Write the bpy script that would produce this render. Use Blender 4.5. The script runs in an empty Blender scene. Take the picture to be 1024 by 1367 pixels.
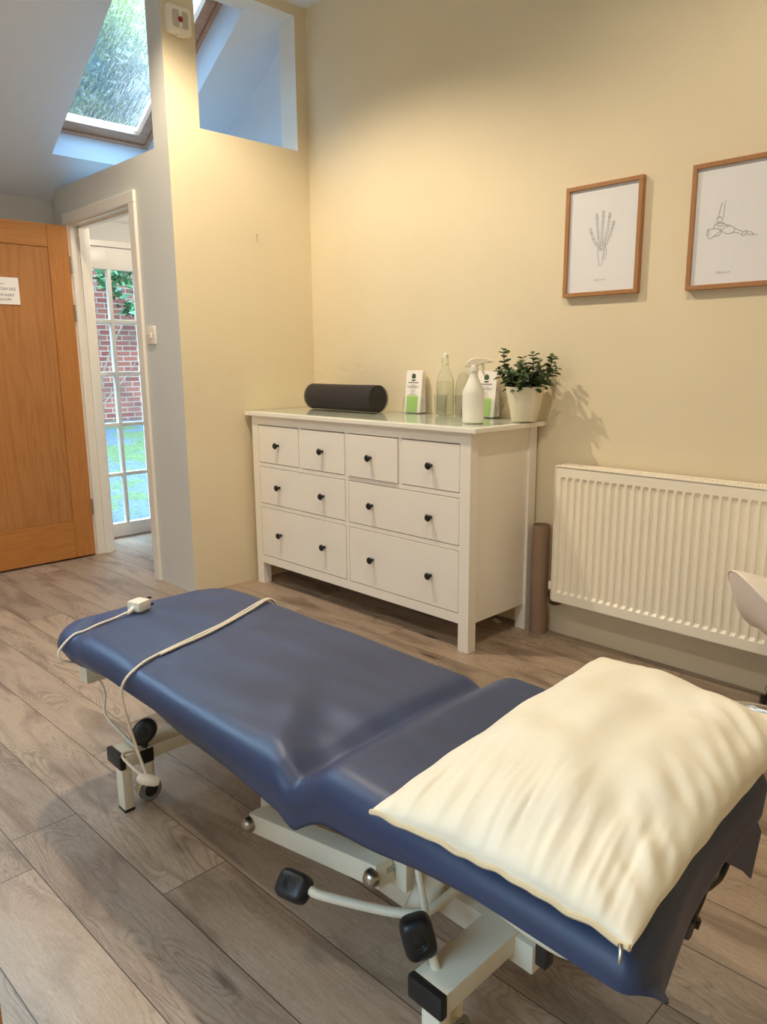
import bpy, bmesh, math, random
from mathutils import Vector, Matrix, noise
R = math.radians
C = bpy.context.scene.collection
S = bpy.context.scene

# ------------------------------------------------------------------ camera
cam_d = bpy.data.cameras.new('camera'); cam = bpy.data.objects.new('camera', cam_d); C.objects.link(cam)
yaw, pitch, roll, F = 2.3674, -0.2031, -0.0080, 994.4
fw = Vector((math.cos(yaw)*math.cos(pitch), math.sin(yaw)*math.cos(pitch), math.sin(pitch)))
rt = fw.cross(Vector((0, 0, 1))).normalized(); up = rt.cross(fw)
r2 = rt*math.cos(roll) + up*math.sin(roll); u2 = -rt*math.sin(roll) + up*math.cos(roll)
cam.matrix_world = Matrix(((r2.x, u2.x, -fw.x, 3.4592), (r2.y, u2.y, -fw.y, -2.8225), (r2.z, u2.z, -fw.z, 1.2353), (0, 0, 0, 1)))
cam_d.sensor_fit = 'VERTICAL'; cam_d.sensor_height = 36; cam_d.lens = F*36/1367; cam_d.clip_start = 0.02
S.camera = cam

# ------------------------------------------------------------------ view, world, lights
S.view_settings.view_transform = 'Standard'; S.view_settings.look = 'None'
S.view_settings.gamma = 1; S.view_settings.use_curve_mapping = False
S.view_settings.exposure = 0.62
S.cycles.max_bounces = 10; S.cycles.diffuse_bounces = 6; S.cycles.transparent_max_bounces = 12
S.cycles.sample_clamp_indirect = 6.0; S.cycles.caustics_reflective = False; S.cycles.caustics_refractive = False
W = bpy.data.worlds.new('sky'); S.world = W; W.use_nodes = True
wn = W.node_tree.nodes; wl = W.node_tree.links
bg = wn['Background']; tc = wn.new('ShaderNodeTexCoord'); sp = wn.new('ShaderNodeSeparateXYZ'); cr = wn.new('ShaderNodeValToRGB')
wl.new(tc.outputs['Generated'], sp.inputs[0]); wl.new(sp.outputs['Z'], cr.inputs[0]); wl.new(cr.outputs[0], bg.inputs[0])
cr.color_ramp.elements[0].position = 0.30; cr.color_ramp.elements[0].color = (0.05, 0.06, 0.07, 1)
cr.color_ramp.elements[1].position = 0.85; cr.color_ramp.elements[1].color = (0.46, 0.73, 1.0, 1)
bg.inputs[1].default_value = 20.0

def light(name, kind, loc, energy, color, **kw):
    d = bpy.data.lights.new(name, kind); o = bpy.data.objects.new(name, d); C.objects.link(o)
    o.location = loc; d.energy = energy; d.color = color
    for k, v in kw.items():
        if k == 'look':
            o.rotation_euler = (Vector(v) - Vector(loc)).to_track_quat('-Z', 'Y').to_euler()
        elif k == 'portal': d.cycles.is_portal = True
        else: setattr(d, k, v)
    return o
WARM = (1.0, 0.84, 0.62)
SPOTS = [(0.65, -1.25), (2.55, -1.35), (0.65, -3.0), (2.55, -3.0)]
SPOT_E = [78, 38, 22, 28]
SPOT_A = [138, 156, 140, 140]
for (x, y), e, an in zip(SPOTS, SPOT_E, SPOT_A):
    light('spot_lamp', 'SPOT', (x, y, 3.04), e, WARM, spot_size=R(an), spot_blend=0.5, shadow_soft_size=0.022)
light('hall_lamp', 'POINT', (-0.95, -0.40, 2.05), 3.5, (1.0, 0.88, 0.72), shadow_soft_size=0.06)

SL0, SLT = 2.205, 0.5966                       # ceiling height at the left wall, slope
def zc(x): return SL0 + SLT*(x + 1.45)
SLA = math.atan(SLT)
sn = Vector((-math.sin(SLA), 0, math.cos(SLA)))

# portals only steer sampling towards the real openings; they give no light of their own
def portal(loc, look, sx, sy):
    o = light('opening_guide', 'AREA', loc, 1, (1, 1, 1), portal=True, look=look, shape='RECTANGLE', size=sx, size_y=sy)
    return o
pc = Vector((-0.58, -0.62, zc(-0.58))) + sn*0.30
portal(pc, pc - sn, 0.75, 1.35)
pc = Vector((-0.58, -2.60, zc(-0.58))) + sn*0.30
portal(pc, pc - sn, 1.3, 1.3)
portal((-1.80, -0.48, 1.0), (0, -0.48, 1.0), 0.8, 2.1)
portal((2.4, -4.55, 1.55), (2.4, 0, 1.55), 2.3, 1.5)

# ------------------------------------------------------------------ materials
def lin(c):
    return tuple((v/12.92 if v <= 0.04045 else ((v+0.055)/1.055)**2.4) for v in [x/255 for x in c]) + (1,)
class N:
    def __init__(s, name):
        s.m = bpy.data.materials.new(name); s.m.use_nodes = True
        s.t = s.m.node_tree; s.b = s.t.nodes['Principled BSDF']; s.out = s.t.nodes['Material Output']
    def n(s, kind, **kw):
        o = s.t.nodes.new(kind)
        for k, v in kw.items():
            if k.startswith('i_'): o.inputs[k[2:].replace('_', ' ')].default_value = v
            else: setattr(o, k, v)
        return o
    def l(s, a, b): s.t.links.new(a, b)
    def math(s, op, a, b=None):
        o = s.t.nodes.new('ShaderNodeMath'); o.operation = op
        for i, v in enumerate((a, b)):
            if v is None: continue
            if isinstance(v, (int, float)): o.inputs[i].default_value = v
            else: s.l(v, o.inputs[i])
        return o.outputs[0]
    def mix(s, fac, a, b, kind='MIX'):
        o = s.t.nodes.new('ShaderNodeMix'); o.data_type = 'RGBA'; o.blend_type = kind
        for i, v in ((0, fac), (6, a), (7, b)):
            if isinstance(v, (int, float, tuple)): o.inputs[i].default_value = v
            else: s.l(v, o.inputs[i])
        return o.outputs[2]
    def ramp(s, x, stops):
        o = s.t.nodes.new('ShaderNodeValToRGB'); e = o.color_ramp.elements
        while len(e) < len(stops): e.new(0.5)
        for i, (p, c) in enumerate(stops):
            e[i].position = p; e[i].color = c if isinstance(c, tuple) else (c, c, c, 1)
        s.l(x, o.inputs[0]); return o.outputs[0]
    def bump(s, h, st, d=0.01):
        o = s.n('ShaderNodeBump'); o.inputs['Strength'].default_value = st; o.inputs['Distance'].default_value = d
        s.l(h, o.inputs['Height']); s.l(o.outputs[0], s.b.inputs['Normal'])

def mat(name, rgb, rough=0.5, metal=0.0, var=0.04, scale=12.0, bump=0.0, bscale=80.0, coat=0.0, spec=0.5, sub=0.0):
    k = N(name); c = lin(rgb)
    tc = k.n('ShaderNodeTexCoord'); no = k.n('ShaderNodeTexNoise'); no.inputs['Scale'].default_value = scale
    no.inputs['Detail'].default_value = 4; k.l(tc.outputs['Object'], no.inputs['Vector'])
    col = k.ramp(no.outputs['Fac'], [(0.3, tuple(v*(1-var) for v in c[:3])+(1,)), (0.7, tuple(min(1, v*(1+var)) for v in c[:3])+(1,))])
    k.l(col, k.b.inputs['Base Color'])
    k.b.inputs['Roughness'].default_value = rough; k.b.inputs['Metallic'].default_value = metal
    k.b.inputs['Coat Weight'].default_value = coat; k.b.inputs['Specular IOR Level'].default_value = spec
    if bump:
        n2 = k.n('ShaderNodeTexNoise'); n2.inputs['Scale'].default_value = bscale; n2.inputs['Detail'].default_value = 6
        k.l(tc.outputs['Object'], n2.inputs['Vector']); k.bump(n2.outputs['Fac'], bump, 0.004)
    return k.m

def glass(name, tint, gloss=0.1, rough=0.02, alpha_edge=0.35):
    k = N(name); k.t.nodes.remove(k.b)
    tr = k.n('ShaderNodeBsdfTransparent'); tr.inputs[0].default_value = tint
    gl = k.n('ShaderNodeBsdfGlossy'); gl.inputs['Roughness'].default_value = rough
    lw = k.n('ShaderNodeLayerWeight'); lw.inputs[0].default_value = 0.5
    mx = k.n('ShaderNodeMixShader')
    f = k.math('ADD', k.math('MULTIPLY', k.math('POWER', lw.outputs['Facing'], 5.0 if gloss > 0.11 or gloss < 0.06 else 3.0), 0.92), gloss*0.3)
    ge = k.n('ShaderNodeNewGeometry'); f = k.math('MULTIPLY', f, k.math('SUBTRACT', 1.0, ge.outputs['Backfacing']))
    k.l(f, mx.inputs[0]); k.l(tr.outputs[0], mx.inputs[1]); k.l(gl.outputs[0], mx.inputs[2]); k.l(mx.outputs[0], k.out.inputs[0])
    return k.m

def wood(name, dark, light_, axis='Z', scale=1.0, rough=0.42, coat=0.1, contrast=1.0):
    k = N(name); tc = k.n('ShaderNodeTexCoord'); mp = k.n('ShaderNodeMapping')
    st = {'X': (1.2, 16, 16), 'Y': (16, 1.2, 16), 'Z': (16, 16, 1.2)}[axis]
    mp.inputs['Scale'].default_value = tuple(v*scale for v in st); k.l(tc.outputs['Object'], mp.inputs[0])
    a = k.n('ShaderNodeTexNoise'); a.inputs['Scale'].default_value = 0.35; a.inputs['Detail'].default_value = 3; a.inputs['Distortion'].default_value = 0.6
    b = k.n('ShaderNodeTexNoise'); b.inputs['Scale'].default_value = 4.0; b.inputs['Detail'].default_value = 8; b.inputs['Roughness'].default_value = 0.7
    k.l(mp.outputs[0], a.inputs['Vector']); k.l(mp.outputs[0], b.inputs['Vector'])
    ring = k.math('ABSOLUTE', k.math('SINE', k.math('MULTIPLY', a.outputs['Fac'], 42.0)))
    f = k.math('ADD', k.math('MULTIPLY', ring, 0.38*contrast), k.math('MULTIPLY', b.outputs['Fac'], 0.62))
    k.l(k.ramp(f, [(0.15, lin(dark)), (0.85, lin(light_))]), k.b.inputs['Base Color'])
    k.b.inputs['Roughness'].default_value = rough; k.b.inputs['Coat Weight'].default_value = coat; k.bump(f, 0.08, 0.002)
    return k.m

M = {}
M['white'] = mat('white_paint', (232, 228, 220), 0.55, var=0.01)
M['ceiling'] = mat('ceiling_paint', (230, 238, 250), 0.8, var=0.01, bump=0.05)
M['grey_wall'] = mat('grey_white_wall_paint', (212, 211, 205), 0.75, var=0.012, scale=3, bump=0.06, bscale=220)
M['gloss_white'] = mat('white_gloss_trim', (238, 232, 222), 0.32, var=0.012)
M['furn'] = mat('white_furniture_lacquer', (247, 241, 231), 0.38, var=0.012, scale=5, bump=0.02, bscale=60)
M['rad'] = mat('radiator_enamel', (250, 242, 224), 0.35, var=0.01)
M['black'] = mat('black_plastic', (26, 25, 25), 0.42, bump=0.05)
M['knob'] = mat('black_knob', (20, 21, 26), 0.25)
M['metal_cream'] = mat('cream_powder_coat', (226, 218, 196), 0.4, var=0.02, scale=25, bump=0.03)
M['chrome'] = mat('chrome', (215, 214, 210), 0.16, 1.0, var=0.01)
M['steel'] = mat('brushed_steel', (176, 168, 155), 0.3, 1.0)
M['cable'] = mat('white_cable', (238, 230, 212), 0.4)
M['plug'] = mat('white_plug', (242, 236, 220), 0.35)
M['roller'] = mat('black_roller_fabric', (44, 38, 36), 0.85, var=0.1, bump=0.2, bscale=300)
M['pot'] = mat('cream_pot', (240, 231, 208), 0.35, var=0.01)
M['soil'] = mat('dark_soil', (50, 36, 26), 0.95, var=0.3, scale=80)
M['leaf'] = mat('dark_green_leaf', (58, 80, 40), 0.38, var=0.35, scale=18)
M['leaf2'] = mat('garden_leaf', (66, 104, 62), 0.5, var=0.4, scale=6)
M['stem'] = mat('reddish_stem', (92, 66, 52), 0.6)
M['paper'] = mat('print_paper', (248, 239, 242), 0.7, var=0.006)
M['paper2'] = mat('leaflet_paper', (244, 238, 232), 0.5, var=0.01)
M['ink'] = mat('thin_grey_ink', (120, 114, 112), 0.7)
M['ink2'] = mat('dark_ink', (40, 40, 46), 0.7)
M['green'] = mat('leaflet_green', (172, 212, 124), 0.45)
M['dgreen'] = mat('leaflet_logo_green', (62, 84, 52), 0.6)
M['tube'] = mat('brown_cardboard', (150, 124, 102), 0.75, var=0.05, bump=0.05)
M['stool'] = mat('white_leatherette', (246, 236, 228), 0.4, var=0.02, bump=0.03)
M['grey'] = mat('grey_plastic', (128, 130, 128), 0.45)
M['plastic_grey'] = mat('light_grey_plastic', (196, 190, 178), 0.45)
M['red'] = mat('red_button', (150, 40, 42), 0.35)
M['brass'] = mat('aged_valve', (104, 84, 62), 0.4, 0.6)
M['mastic'] = mat('dark_gap', (52, 40, 30), 0.8)
M['oak'] = wood('oak_door_wood', (168, 104, 46), (206, 142, 74), 'Z', 1.6, contrast=0.35)
M['oak_h'] = wood('oak_rail_wood', (168, 104, 46), (206, 142, 74), 'Y', 1.6, contrast=0.35)
M['frame_wood'] = wood('picture_frame_wood', (158, 108, 64), (192, 142, 94), 'Z', 3.0, contrast=0.3)
M['pine'] = wood('skylight_pine', (178, 130, 100), (216, 178, 150), 'Y', 1.5, contrast=.5)
M['glass'] = glass('clear_window_glass', (0.97, 0.99, 0.99, 1), 0.05)
M['glasstop'] = glass('table_glass', (0.965, 0.99, 0.975, 1), 0.16, 0.01, 0.45)
M['bottle'] = glass('bottle_glass', (0.985, 0.993, 0.975, 1), 0.10, 0.03, 0.35)
M['clear'] = glass('clear_acrylic', (0.98, 0.99, 0.98, 1), 0.10, 0.03, 0.3)
M['water'] = glass('water', (0.965, 0.98, 0.94, 1), 0.05, 0.02, 0.15)

def m_skyglass():
    k = N('rain_streaked_skylight_glass'); k.t.nodes.remove(k.b)
    tr = k.n('ShaderNodeBsdfTransparent'); tr.inputs[0].default_value = (0.88, 0.96, 1, 1)
    rf = k.n('ShaderNodeBsdfRefraction'); rf.inputs['IOR'].default_value = 1.06; rf.inputs['Roughness'].default_value = 0.02
    tc = k.n('ShaderNodeTexCoord'); mp = k.n('ShaderNodeMapping'); mp.inputs['Scale'].default_value = (0.5, 1.3, 0.5); k.l(tc.outputs['Object'], mp.inputs[0])
    no = k.n('ShaderNodeTexNoise'); no.inputs['Scale'].default_value = 34; no.inputs['Detail'].default_value = 3; k.l(mp.outputs[0], no.inputs['Vector'])
    bp = k.n('ShaderNodeBump'); bp.inputs['Strength'].default_value = 0.8; bp.inputs['Distance'].default_value = 0.02
    k.l(no.outputs['Fac'], bp.inputs['Height']); k.l(bp.outputs[0], rf.inputs['Normal'])
    mx = k.n('ShaderNodeMixShader'); mx.inputs[0].default_value = 0.6
    k.l(tr.outputs[0], mx.inputs[1]); k.l(rf.outputs[0], mx.inputs[2]); k.l(mx.outputs[0], k.out.inputs[0])
    return k.m
M['skyglass'] = m_skyglass()

def m_cream():
    k = N('cream_wall_paint'); tc = k.n('ShaderNodeTexCoord')
    no = k.n('ShaderNodeTexNoise'); no.inputs['Scale'].default_value = 2.2; no.inputs['Detail'].default_value = 5; k.l(tc.outputs['Object'], no.inputs['Vector'])
    base = k.ramp(no.outputs['Fac'], [(0.3, lin((226, 212, 181))), (0.7, lin((230, 217, 187)))])
    # scuffs near the shelf height: faint greyish smears
    mp = k.n('ShaderNodeMapping'); mp.inputs['Scale'].default_value = (3.5, 6, 12); k.l(tc.outputs['Object'], mp.inputs[0])
    n2 = k.n('ShaderNodeTexNoise'); n2.inputs['Scale'].default_value = 1.0; n2.inputs['Detail'].default_value = 7; n2.inputs['Distortion'].default_value = 1.5; k.l(mp.outputs[0], n2.inputs['Vector'])
    sp = k.n('ShaderNodeSeparateXYZ'); k.l(tc.outputs['Object'], sp.inputs[0])
    hz = k.math('SUBTRACT', 1.0, k.math('MULTIPLY', k.math('ABSOLUTE', k.math('SUBTRACT', sp.outputs['Z'], 1.16)), 7.0))
    hx = k.math('SUBTRACT', 1.0, k.math('MULTIPLY', k.math('ABSOLUTE', k.math('SUBTRACT', sp.outputs['X'], 0.22)), 2.2))
    msk = k.math('MAXIMUM', 0.0, k.math('MULTIPLY', k.math('MAXIMUM', hz, 0.0), k.math('MAXIMUM', hx, 0.0)))
    f = k.math('MULTIPLY', k.ramp(n2.outputs['Fac'], [(0.56, 0.0), (0.585, 1.0), (0.60, 1.0), (0.63, 0.0)]), k.math('MULTIPLY', msk, 0.30))
    k.l(k.mix(f, base, lin((190, 168, 128))), k.b.inputs['Base Color']); k.b.inputs['Roughness'].default_value = 0.72
    n3 = k.n('ShaderNodeTexNoise'); n3.inputs['Scale'].default_value = 190; n3.inputs['Detail'].default_value = 3; k.l(tc.outputs['Object'], n3.inputs['Vector'])
    k.bump(n3.outputs['Fac'], 0.07, 0.004); return k.m
M['cream'] = m_cream()

def m_floor():
    k = N('oak_plank_laminate'); tc = k.n('ShaderNodeTexCoord'); sp = k.n('ShaderNodeSeparateXYZ'); k.l(tc.outputs['Object'], sp.inputs[0])
    X, Y = sp.outputs['X'], sp.outputs['Y']; PW, PL = 0.173, 1.83
    yy = k.math('SUBTRACT', Y, k.math('MULTIPLY', k.math('SUBTRACT', X, 1.5), 0.027))
    v = k.math('DIVIDE', k.math('ADD', yy, 2.309+PW*40), PW); row0 = k.math('FLOOR', v); row = k.math('SUBTRACT', row0, 40.0)
    sh = k.math('ADD', k.math('MULTIPLY', row, 0.468), k.math('MULTIPLY', k.math('MULTIPLY', row, k.math('SUBTRACT', row, 1.0)), 0.31))
    u = k.math('DIVIDE', k.math('ADD', k.math('SUBTRACT', k.math('SUBTRACT', X, 1.522), sh), PL*60), PL); cell = k.math('FLOOR', u)
    fv = k.math('FRACT', v); fu = k.math('FRACT', u)
    ev = k.math('MULTIPLY', k.math('MINIMUM', fv, k.math('SUBTRACT', 1.0, fv)), PW)
    eu = k.math('MULTIPLY', k.math('MINIMUM', fu, k.math('SUBTRACT', 1.0, fu)), PL)
    e = k.math('MINIMUM', ev, eu); seam = k.math('LESS_THAN', e, 0.0014)
    cx = k.n('ShaderNodeCombineXYZ'); k.l(row, cx.inputs[0]); k.l(cell, cx.inputs[1])
    wn_ = k.n('ShaderNodeTexWhiteNoise'); wn_.noise_dimensions = '3D'; k.l(cx.outputs[0], wn_.inputs['Vector'])
    rnd = wn_.outputs['Value']
    # per-plank shifted grain space
    g = k.n('ShaderNodeCombineXYZ')
    k.l(k.math('ADD', k.math('MULTIPLY', X, 1.0), k.math('MULTIPLY', rnd, 37.0)), g.inputs[0])
    k.l(k.math('ADD', k.math('MULTIPLY', yy, 4.2), k.math('MULTIPLY', rnd, 91.0)), g.inputs[1]); k.l(rnd, g.inputs[2])
    a = k.n('ShaderNodeTexNoise'); a.inputs['Scale'].default_value = 1.5; a.inputs['Detail'].default_value = 2.5; a.inputs['Distortion'].default_value = 1.1; k.l(g.outputs[0], a.inputs['Vector'])
    ring = k.math('ABSOLUTE', k.math('SINE', k.math('MULTIPLY', a.outputs['Fac'], 88.0)))
    rmask = k.ramp(a.outputs['Fac'], [(0.44, 0.0), (0.58, 1.0)])
    ringl = k.math('MULTIPLY', k.math('SUBTRACT', 1.0, k.math('POWER', ring, 0.5)), rmask)
    g2 = k.n('ShaderNodeVectorMath', operation='MULTIPLY'); k.l(g.outputs[0], g2.inputs[0]); g2.inputs[1].default_value = (1.6, 9, 1)
    b = k.n('ShaderNodeTexNoise'); b.inputs['Scale'].default_value = 7.0; b.inputs['Detail'].default_value = 9; b.inputs['Roughness'].default_value = 0.72; k.l(g2.outputs[0], b.inputs['Vector'])
    c = k.n('ShaderNodeTexNoise'); c.inputs['Scale'].default_value = 2.4; c.inputs['Detail'].default_value = 4; c.inputs['Distortion'].default_value = 0.7; k.l(g.outputs[0], c.inputs['Vector'])
    base = k.ramp(rnd, [(0.0, lin((142, 120, 101))), (0.5, lin((162, 138, 117))), (1.0, lin((178, 153, 129)))])
    col = k.mix(k.math('MULTIPLY', k.ramp(b.outputs['Fac'], [(0.35, 0.0), (0.7, 1.0)]), 0.5), base, lin((200, 184, 164)))
    col = k.mix(k.math('MULTIPLY', k.ramp(c.outputs['Fac'], [(0.50, 0.0), (0.68, 1.0)]), 0.62), col, lin((94, 74, 58)))
    col = k.mix(k.math('MULTIPLY', ringl, 0.62), col, lin((92, 74, 60)))
    kn = k.n('ShaderNodeTexVoronoi'); kn.inputs['Scale'].default_value = 1.25; k.l(g.outputs[0], kn.inputs['Vector'])
    knot = k.ramp(kn.outputs['Distance'], [(0.03, 1.0), (0.09, 0.0)])
    col = k.mix(k.math('MULTIPLY', knot, 0.85), col, lin((58, 40, 28)))
    g3 = k.n('ShaderNodeVectorMath', operation='MULTIPLY'); k.l(g.outputs[0], g3.inputs[0]); g3.inputs[1].default_value = (4.0, 14, 1)
    d = k.n('ShaderNodeTexNoise'); d.inputs['Scale'].default_value = 16.0; d.inputs['Detail'].default_value = 6; d.inputs['Roughness'].default_value = 0.8; k.l(g3.outputs[0], d.inputs['Vector'])
    col = k.mix(k.math('MULTIPLY', k.ramp(d.outputs['Fac'], [(0.50, 0.0), (0.66, 1.0)]), 0.44), col, lin((88, 68, 54)))
    col = k.mix(k.math('MULTIPLY', k.ramp(d.outputs['Fac'], [(0.30, 1.0), (0.46, 0.0)]), 0.30), col, lin((214, 200, 182)))
    col = k.mix(k.math('MULTIPLY', seam, 0.85), col, lin((58, 44, 34)))
    k.l(col, k.b.inputs['Base Color'])
    k.l(k.math('ADD', 0.30, k.math('MULTIPLY', b.outputs['Fac'], 0.2)), k.b.inputs['Roughness'])
    k.b.inputs['Specular IOR Level'].default_value = 0.4
    h = k.math('SUBTRACT', k.math('MULTIPLY', b.outputs['Fac'], 0.25), k.math('ADD', k.math('MULTIPLY', seam, 1.0), k.math('MULTIPLY', ringl, 0.15)))
    k.bump(h, 0.25, 0.003); return k.m
M['floor'] = m_floor()

def m_vinyl():
    k = N('navy_vinyl_cover'); tc = k.n('ShaderNodeTexCoord')
    no = k.n('ShaderNodeTexNoise'); no.inputs['Scale'].default_value = 3; k.l(tc.outputs['Object'], no.inputs['Vector'])
    k.l(k.ramp(no.outputs['Fac'], [(0.3, lin((44, 57, 87))), (0.7, lin((50, 64, 98)))]), k.b.inputs['Base Color'])
    k.b.inputs['Roughness'].default_value = 0.43; k.b.inputs['Specular IOR Level'].default_value = 0.5
    n2 = k.n('ShaderNodeTexNoise'); n2.inputs['Scale'].default_value = 420; n2.inputs['Detail'].default_value = 2; k.l(tc.outputs['Object'], n2.inputs['Vector'])
    k.bump(n2.outputs['Fac'], 0.12, 0.002); return k.m
M['vinyl'] = m_vinyl()

def m_pillow():
    k = N('cream_cotton_pillow'); tc = k.n('ShaderNodeTexCoord')
    n1 = k.n('ShaderNodeTexNoise'); n1.inputs['Scale'].default_value = 5; n1.inputs['Detail'].default_value = 4; k.l(tc.outputs['Object'], n1.inputs['Vector'])
    k.l(k.ramp(n1.outputs['Fac'], [(0.3, lin((242, 234, 212))), (0.7, lin((248, 242, 224)))]), k.b.inputs['Base Color'])
    k.b.inputs['Roughness'].default_value = 0.75; k.b.inputs['Sheen Weight'].default_value = 0.15
    n2 = k.n('ShaderNodeTexNoise'); n2.inputs['Scale'].default_value = 11; n2.inputs['Detail'].default_value = 4; n2.inputs['Distortion'].default_value = 0.3; k.l(tc.outputs['Object'], n2.inputs['Vector'])
    k.bump(n2.outputs['Fac'], 0.22, 0.02); return k.m
M['pillow'] = m_pillow()

def m_brick():
    k = N('red_garden_brick'); tc = k.n('ShaderNodeTexCoord'); sp = k.n('ShaderNodeSeparateXYZ'); k.l(tc.outputs['Object'], sp.inputs[0])
    cx = k.n('ShaderNodeCombineXYZ'); k.l(sp.outputs['Y'], cx.inputs[0]); k.l(sp.outputs['Z'], cx.inputs[1])
    b = k.n('ShaderNodeTexBrick'); b.inputs['Scale'].default_value = 1.0; b.inputs['Brick Width'].default_value = 0.225; b.inputs['Row Height'].default_value = 0.075
    b.inputs['Mortar Size'].default_value = 0.008; b.inputs['Color1'].default_value = lin((106, 48, 38)); b.inputs['Color2'].default_value = lin((134, 74, 60)); b.inputs['Mortar'].default_value = lin((140, 128, 112))
    k.l(cx.outputs[0], b.inputs['Vector'])
    no = k.n('ShaderNodeTexNoise'); no.inputs['Scale'].default_value = 2.2; no.inputs['Detail'].default_value = 6; k.l(tc.outputs['Object'], no.inputs['Vector'])
    col = k.mix(k.ramp(no.outputs['Fac'], [(0.5, 0.0), (0.72, 0.7)]), b.outputs['Color'], lin((74, 62, 54)))
    k.l(col, k.b.inputs['Base Color']); k.b.inputs['Roughness'].default_value = 0.9; k.bump(b.outputs['Fac'], -0.5, 0.01); return k.m
M['brick'] = m_brick()

def m_ground():
    k = N('mossy_garden_ground'); tc = k.n('ShaderNodeTexCoord')
    no = k.n('ShaderNodeTexNoise'); no.inputs['Scale'].default_value = 1.1; no.inputs['Detail'].default_value = 7; no.inputs['Roughness'].default_value = 0.65; k.l(tc.outputs['Object'], no.inputs['Vector'])
    n2 = k.n('ShaderNodeTexNoise'); n2.inputs['Scale'].default_value = 26; n2.inputs['Detail'].default_value = 5; k.l(tc.outputs['Object'], n2.inputs['Vector'])
    gr = k.ramp(n2.outputs['Fac'], [(0.35, lin((30, 46, 12))), (0.7, lin((62, 78, 26)))])
    sl = k.ramp(n2.outputs['Fac'], [(0.35, lin((34, 44, 52))), (0.7, lin((58, 70, 80)))])
    k.l(k.mix(k.ramp(no.outputs['Fac'], [(0.46, 0.0), (0.52, 1.0)]), gr, sl), k.b.inputs['Base Color'])
    k.b.inputs['Roughness'].default_value = 0.85; k.bump(n2.outputs['Fac'], 0.5, 0.03); return k.m
M['ground'] = m_ground()

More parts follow.
